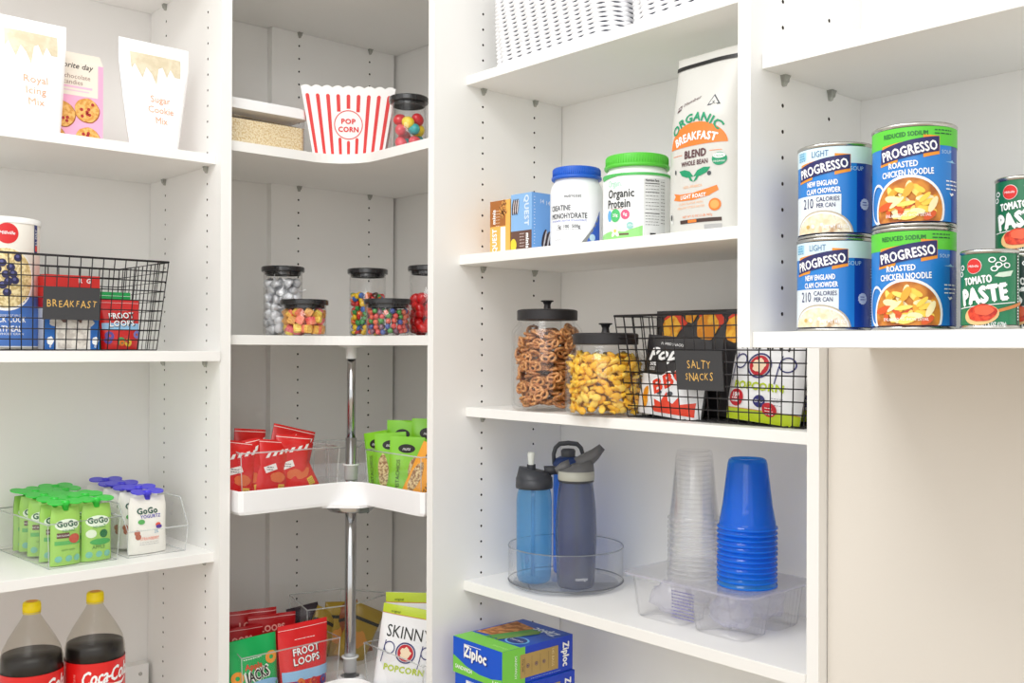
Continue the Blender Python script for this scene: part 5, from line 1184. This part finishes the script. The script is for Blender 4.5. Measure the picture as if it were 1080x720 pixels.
# ------------------------------------------------------------------ sandwich bag boxes
def zip_box(label, loc, rz):
    t = thing('sandwich_bag_box', label, 'box', loc, rz, 'blue and green sandwich bag boxes'); b = MB(); w_, d_, h_ = .145, .185, .0690
    zb = mat((0, 84, 210), .4); zg = mat((120, 205, 70), .4); Sf, Sl, Sr, St = carton(b, w_, d_, h_, zb, mat((10, 60, 190), .4), mat((16, 82, 190), .4))
    # front panel: green wave under blue
    b.poly(Sf, [(-w_/2, 0), (w_/2, 0), (w_/2, .017), (w_*.30, .012), (w_*.05, .012), (-w_*.22, .019), (-w_*.40, .029), (-w_/2, .034)], zg, .0003, 0)
    b.text(Sf, 'Ziploc', -.004, .046, .030, mat((10, 50, 140), .5), .0005, bold=.10, rot=-.06, width=.068, step=0); b.text(Sf, 'Ziploc', -.005, .047, .030, WHITE, .0009, bold=.05, rot=-.06, width=.066, step=0)
    for e in ((-.038, .060, .012, .0612), (-.0385, .034, -.0370, .0612)): b.rect(Sf, e[0], e[2], e[1], e[3], WHITE, .0007, .1)
    b.text(Sf, 'SANDWICH', -.040, .0125, .0105, WHITE, .0006, bold=.03, width=.050, rot=-.04, step=0); b.text(Sf, '145', .055, .006, .013, WHITE, .0006, bold=.03, step=0)
    # right side
    b.rect(Sr, -d_/2, -d_/2+.058, 0, h_, zg, .0003, .1); b.rect(Sr, -d_/2+.045, d_/2-.040, .010, h_-.014, mat((176, 146, 82), .5), .0006, .1); b.rect(Sr, -d_/2+.060, -d_/2+.0605, 0, h_, zb, .0005, .1)
    b.text(Sr, 'SANDWICH', -d_/2+.034, h_/2, .0080, WHITE, .0008, rot=-math.pi/2, step=0)
    for k, x in enumerate((-.036, -.018, .004, .026)): b.rect(Sr, x, x+.0006, .016, h_-.020, mat((100, 80, 60), .5), .0009, .1); 
    for x in (-.028, -.006, .014): b.ring(Sr, x, h_*.46, .0040, .0040, .0009, mat((90, 70, 110), .5), .0010, 16); b.rect(Sr, x-.0015, x+.0015, h_*.44, h_*.48, mat((90, 70, 110), .5), .0010, .1)
    b.text(Sr, 'Grip Seal', -.040, h_*.5, .0065, mat((70, 60, 50), .5), .0010, rot=-math.pi/2, step=0); b.text(Sr, '145 BAGS', .038, h_*.5, .0085, mat((225, 205, 150), .5), .0010, rot=-math.pi/2, step=0)
    b.text(Sr, 'Ziploc', d_/2-.019, h_*.5, .023, WHITE, .0008, bold=.05, rot=-math.pi/2, width=.046, step=0); lines(b, Sr, -.02, .060, .005, 1, .003, mat((150, 180, 230), .5), .0009, 3, .0006)
    # top
    b.rect(St, -w_/2, w_/2, -d_/2, -d_/2+.046, zg, .0003, .1); b.text(St, 'SANDWICH', .046, -d_/2+.018, .010, mat((190, 236, 150), .5), .0006, width=.04, step=0)
    b.poly(St, [(-w_*.46, -.040), (-.012, -.030), (.004, .060), (-w_*.46, .070)], speckle((160, 96, 50), (214, 150, 90), 70, .6), .0005, 0)
    for k in range(3): b.poly(St, [(-.030+.012*k, -.046+.006*k), (-.018+.012*k, -.050), (.012+.010*k, .040), (.000+.010*k, .060)], mat((70+20*k, 150, 70), .5), .0007+.0002*k, 0)
    b.blob(St, .036, -.022, .026, .022, mat((120, 190, 240), .4), .0008, 36, 2); b.blob(St, .036, -.022, .022, .018, mat((20, 50, 130), .4), .0012, 36, 2); b.text(St, 'EasyOpen', .036, -.022, .009, WHITE, .0016, width=.034, step=0)
    b.text(St, 'Ziploc', .030, .058, .030, mat((220, 232, 250), .4), .0008, bold=.05, rot=math.pi, width=.066, step=0)
    b.build('carton', t)
zip_box('blue and green sandwich bag box on top of its pair, under the water bottle shelf', (1.3190, 1.4720, -.6315), -math.pi/2)
zip_box('blue and green sandwich bag box underneath the other one', (1.3210, 1.4680, -.7010), -math.pi/2)

# ------------------------------------------------------------------ soup and tomato cans
def can(name, label, loc, rz, r, h, art, group):
    t = thing(name, label, 'can', loc, rz, group); b = MB()
    b.lathe([(r-.004, .0025), (r-.0005, .0), (r+.0008, .0012), (r+.0008, .0030), (r-.0012, .0046), (r-.0012, h-.0046), (r+.0008, h-.0030), (r+.0008, h-.0012), (r-.0005, h), (r-.0025, h-.0006), (r-.0035, h-.0045), (.0001, h-.0045)], STEEL, 72)
    b.lathe([(.0001, .0025), (r-.004, .0025)], STEEL, 48); b.build('tin', t)
    l = MB(); art(l, S_cyl(r), r, h); l.build('paper_label', t); return t
LB = mat((30, 126, 208), .38, coat=.2); DB = mat((14, 66, 160), .38, coat=.2); NV = mat((38, 36, 96), .4); ORB = mat((240, 150, 40), .4)
def banner(b, S, cu, cv, s=1.0):
    w = .030*s
    top = lambda x: cv+.0085*s+.0052*s*x/w; bot = lambda x: cv-.0075*s+.0052*s*x/w
    b.poly(S, [(cu-w*1.12, bot(-w)-.003*s), (cu-w*.4, bot(-w*.4)-.0030*s), (cu-w*.2, top(-w*.2)+.0022*s), (cu-w*1.02, top(-w)+.0036*s)], ORB, .0006); b.poly(S, [(cu+w*.5, bot(w*.4)-.0035*s), (cu+w*1.10, bot(w)-.0030*s), (cu+w*1.10, top(w)+.001*s), (cu+w*.5, top(w)+.0024*s)], ORB, .0006)
    b.poly(S, [(cu+x, bot(x)) for x in np.linspace(-w*1.08, w*1.08, 12)]+[(cu+x, top(x)+.0022*s*math.cos(x/w*1.3)) for x in np.linspace(w*1.08, -w*1.08, 12)], NV, .0009)
    b.text(S, 'PROGRESSO', cu, cv, .0150*s, WHITE, .0014, bold=.035, rot=.172, width=w*1.98, step=.006)
def art_chow(b, S, r, h):
    b.rect(S, -math.pi*r, math.pi*r, .0048, h-.0048, DB, 0.0, .006); b.rect(S, -.055, .030, .005, h*.79, LB, .0002)
    lt = mat((212, 232, 240), .4); b.rect(S, -math.pi*r, math.pi*r, h*.775, h-.0049, lt, .0004); b.text(S, 'LIGHT', -.012, h*.890, .0100, mat((60, 110, 160), .5), .0008, width=.020); b.rect(S, -.046, -.031, h*.85, h*.93, mat((160, 210, 232), .5), .0006); lines(b, S, -.045, -.032, h*.92, 4, .003, mat((90, 160, 200), .5), .0010, 4, .0010)
    banner(b, S, -.010, h*.735, .98); b.text(S, 'SOUP', .030, h*.72, .0068, mat((180, 214, 236), .5), .0008)
    b.text(S, 'NEW ENGLAND', -.010, h*.575, .0085, WHITE, .0008, bold=.03, width=.036, rot=.03); b.text(S, 'CLAM CHOWDER', -.009, h*.495, .0085, WHITE, .0008, bold=.03, width=.040, rot=.03)
    b.rect(S, -.052, .012, .005, h*.450, mat((226, 234, 238), .4), .0006); b.text(S, '210', -.027, h*.370, .0165, NV, .0010, width=.0145, bold=.0); b.text(S, 'CALORIES', -.003, h*.405, .0072, NV, .0010, width=.026, bold=.01); b.text(S, 'PER CAN', -.005, h*.340, .0072, NV, .0010, width=.021, bold=.01)
    cl = (-.2, .2, .0050, h); b.blob(S, -.010, h*.03, .0355, .0275, mat((186, 172, 150), .4), .0011, 40, 6, clip=cl); b.blob(S, -.010, h*.03, .0335, .0258, mat((244, 240, 232), .4), .0014, 40, 6, clip=cl)
    b.blob(S, -.010, h*.03, .0315, .0235, speckle((226, 208, 168), (244, 236, 214), 70, .5, c3=(196, 160, 120)), .0018, 40, 6, clip=cl)
    q = random.Random(3)
    for k in range(26):
        a = q.uniform(0, 6.28); d = q.uniform(.1, .85); z = h*.03+.022*d*math.sin(a)
        if z > .008: b.blob(S, -.010+.029*d*math.cos(a), z, q.uniform(.0012, .0036), q.uniform(.001, .0024), mat([(250, 244, 228), (120, 104, 70), (206, 172, 90), (226, 196, 160)][k % 4], .5), .0022, 9, 1, rot=a)
    b.text(S, 'NET WT 18.5 OZ', .006, .0115, .0052, WHITE, .0026, bold=.03, width=.026)
    pts = [(.041+(.0062+.0006*(k % 2))*math.cos(k*math.pi/12), h*.345+(.0062+.0006*(k % 2))*math.sin(k*math.pi/12)) for k in range(24)]; b.poly(S, pts, mat((206, 222, 240), .4), .0006); lines(b, S, .037, .045, h*.36, 2, .003, DB, .0008, 2, .0012)
    for z0_, n_ in ((h*.66, 4), (h*.44, 14)): lines(b, S, .056, .068, z0_, n_, .0032, mat((170, 196, 230), .5), .0013, n_, .0006)
    b.rect(S, .061, .070, h*.80, h*.87, mat((40, 50, 60), .5), .0008)
def art_rst(b, S, r, h):
    b.rect(S, -math.pi*r, math.pi*r, .0048, h-.0048, DB, 0.0, .006); b.rect(S, -.058, .045, .005, h*.79, LB, .0002)
    gn = mat((92, 204, 56), .4); b.rect(S, -math.pi*r, math.pi*r, h*.775, h-.0049, gn, .0004); b.text(S, 'REDUCED SODIUM', -.008, h*.890, .0068, mat((30, 90, 60), .5), .0008, width=.046, bold=.02, rot=.02); lines(b, S, .022, .044, h*.915, 2, .0035, mat((30, 90, 60), .5), .0012, 4, .0008)
    banner(b, S, -.004, h*.735, .96); b.text(S, 'SOUP', .037, h*.715, .0055, mat((190, 220, 240), .5), .0008)
    b.text(S, 'ROASTED', -.010, h*.600, .0088, WHITE, .0008, bold=.03, width=.030, rot=.04); b.text(S, 'CHICKEN NOODLE', -.006, h*.520, .0092, WHITE, .0008, bold=.03, width=.054, rot=.04)
    cl = (-.2, .2, .0050, h); b.ring(S, -.040, h*.24, .012, .022, .0028, mat((236, 240, 244), .4), .0010, 30)
    b.blob(S, -.004, h*.155, .0375, .0375, mat((240, 240, 240), .4), .0012, 44, 8, clip=cl); b.blob(S, -.004, h*.155, .0345, .0345, speckle((168, 92, 30), (216, 140, 50), 40, .5), .0016, 44, 8, clip=cl)
    q = random.Random(8)
    for k in range(64):
        a = q.uniform(0, 6.28); d = q.uniform(0, .74)**.7; z = h*.15+.031*d*math.sin(a)
        if z > .010: b.blob(S, -.004+.031*d*math.cos(a), z, q.uniform(.006, .010), q.uniform(.0022, .0040), mat([(250, 210, 80), (246, 232, 180), (252, 222, 110), (220, 90, 36), (236, 170, 50)][k % 5], .4), .0020+.00004*k, 12, 2, rot=q.uniform(0, 3.1), clip=cl)
    b.text(S, 'ENLARGED TO SHOW DETAIL', -.004, .0115, .0046, WHITE, .0050, width=.042)
    lines(b, S, .036, .056, h*.43, 3, .0042, WHITE, .0013, 5, .0008); b.poly(S, [(.044, h*.29), (.049, h*.31), (.047, h*.325), (.044, h*.315), (.041, h*.325)], WHITE, .0008); b.poly(S, [(.035, h*.62), (.042, h*.625), (.046, h*.64), (.048, h*.622), (.054, h*.618), (.046, h*.612)], mat((150, 200, 230), .5), .0008)
    lines(b, S, .062, .068, h*.60, 22, .003, mat((190, 210, 236), .5), .0014, 6, .0006)
ZR = .0211; gs = 'soup cans stacked in pairs'; hs = .1078
rzc = -math.pi/2+.25
can('soup_can', 'lower blue and white LIGHT clam chowder soup can', (1.0700, .6290, ZR), -1.22, .0425, hs, art_chow, gs)
can('soup_can', 'upper blue and white LIGHT clam chowder soup can, stacked on its twin', (1.0708, .6285, ZR+hs), -1.18, .0425, hs, art_chow, gs)
can('soup_can', 'lower green-topped ROASTED CHICKEN NOODLE soup can', (1.0580, .5270, ZR), -1.18, .0430, hs+.002, art_rst, gs)
can('soup_can', 'upper green-topped ROASTED CHICKEN NOODLE soup can, stacked on its twin', (1.0585, .5268, ZR+hs+.002), -1.14, .0430, hs+.002, art_rst, gs)
def art_tom(base):
    def f(b, S, r, h):
        b.rect(S, -math.pi*r, math.pi*r, .0046, h-.0046, mat(base, .4, coat=.2), 0.0, .005)
        rd_ = mat((214, 44, 40), .4); b.blob(S, -.011, h*.79, .0078, .0078, mat((240, 230, 226), .4), .0005); b.blob(S, -.011, h*.79, .0072, .0072, rd_, .0009); b.text(S, 'Millville', -.011, h*.79, .0035, WHITE, .0014, shear=.2)
        for x, z in ((.006, .86), (.012, .80), (.016, .87), (.020, .79), (.008, .75), (-.026, .78), (-.028, .70), (.0, .0)):
            if z: b.ring(S, x, h*z, .0034, .0028, .0012, WHITE, .0008, 14)
        b.poly(S, [(.004, h*.84), (.014, h*.77), (.020, h*.84), (.0145, h*.79), (.010, h*.74), (.0125, h*.78)], WHITE, .0008, 0)
        b.text(S, 'TOMATO', -.008, h*.615, .0105, WHITE, .0008, bold=.05, rot=.10, width=.027); b.text(S, 'PASTE', -.002, h*.435, .0225, WHITE, .0008, bold=.07, rot=.14, width=.044)
        b.poly(S, [(.008, h*.655), (.012, h*.70), (.022, h*.72), (.027, h*.73), (.024, h*.66), (.016, h*.645)], mat((214, 232, 214), .5), .0008)
        b.poly(S, [(-.030, h*.26), (.030, h*.33), (.030, h*.34), (-.030, h*.27)], WHITE, .0006)
        sp = mat((210, 130, 70), .5); b.poly(S, [(.006, h*.19), (.012, h*.25), (.044, h*.36), (.045, h*.32)], sp, .0010); b.blob(S, -.004, h*.18, .0165, .0100, mat((236, 190, 130), .5), .0012, 24, 3, rot=.15)
        b.blob(S, -.003, h*.205, .0135, .0085, speckle((186, 34, 20), (226, 72, 40), 160, .35), .0018, 22, 3, rot=.1, wob=.03); b.blob(S, -.001, h*.235, .0085, .0050, mat((232, 96, 60), .35), .0023, 14, 2, wob=.08)
        b.text(S, 'NET WT 6 OZ (170g)', .004, h*.065, .0052, WHITE, .0008, width=.030, bold=.02)
        b.rect(S, .0335, .0375, .005, h*.95, mat((70, 90, 74), .5), .0004); lines(b, S, .0345, .0368, h*.9, 22, .003, WHITE, .0014, 3, .0006)
    return f
gt = 'small tomato paste cans'
can('tomato_can', 'green TOMATO PASTE can standing on the shelf in front', (1.0410, .4380, ZR), -1.32, .0270, .0800, art_tom((20, 122, 80)), gt)
can('tomato_can', 'dark green paste can at the right edge, underneath another can', (1.1050, .4300, ZR), -1.35, .0270, .0800, art_tom((24, 56, 50)), gt)
can('tomato_can', 'green TOMATO PASTE can stacked on top of the dark one', (1.1055, .4303, ZR+.0801), -1.28, .0270, .0800, art_tom((20, 112, 74)), gt)
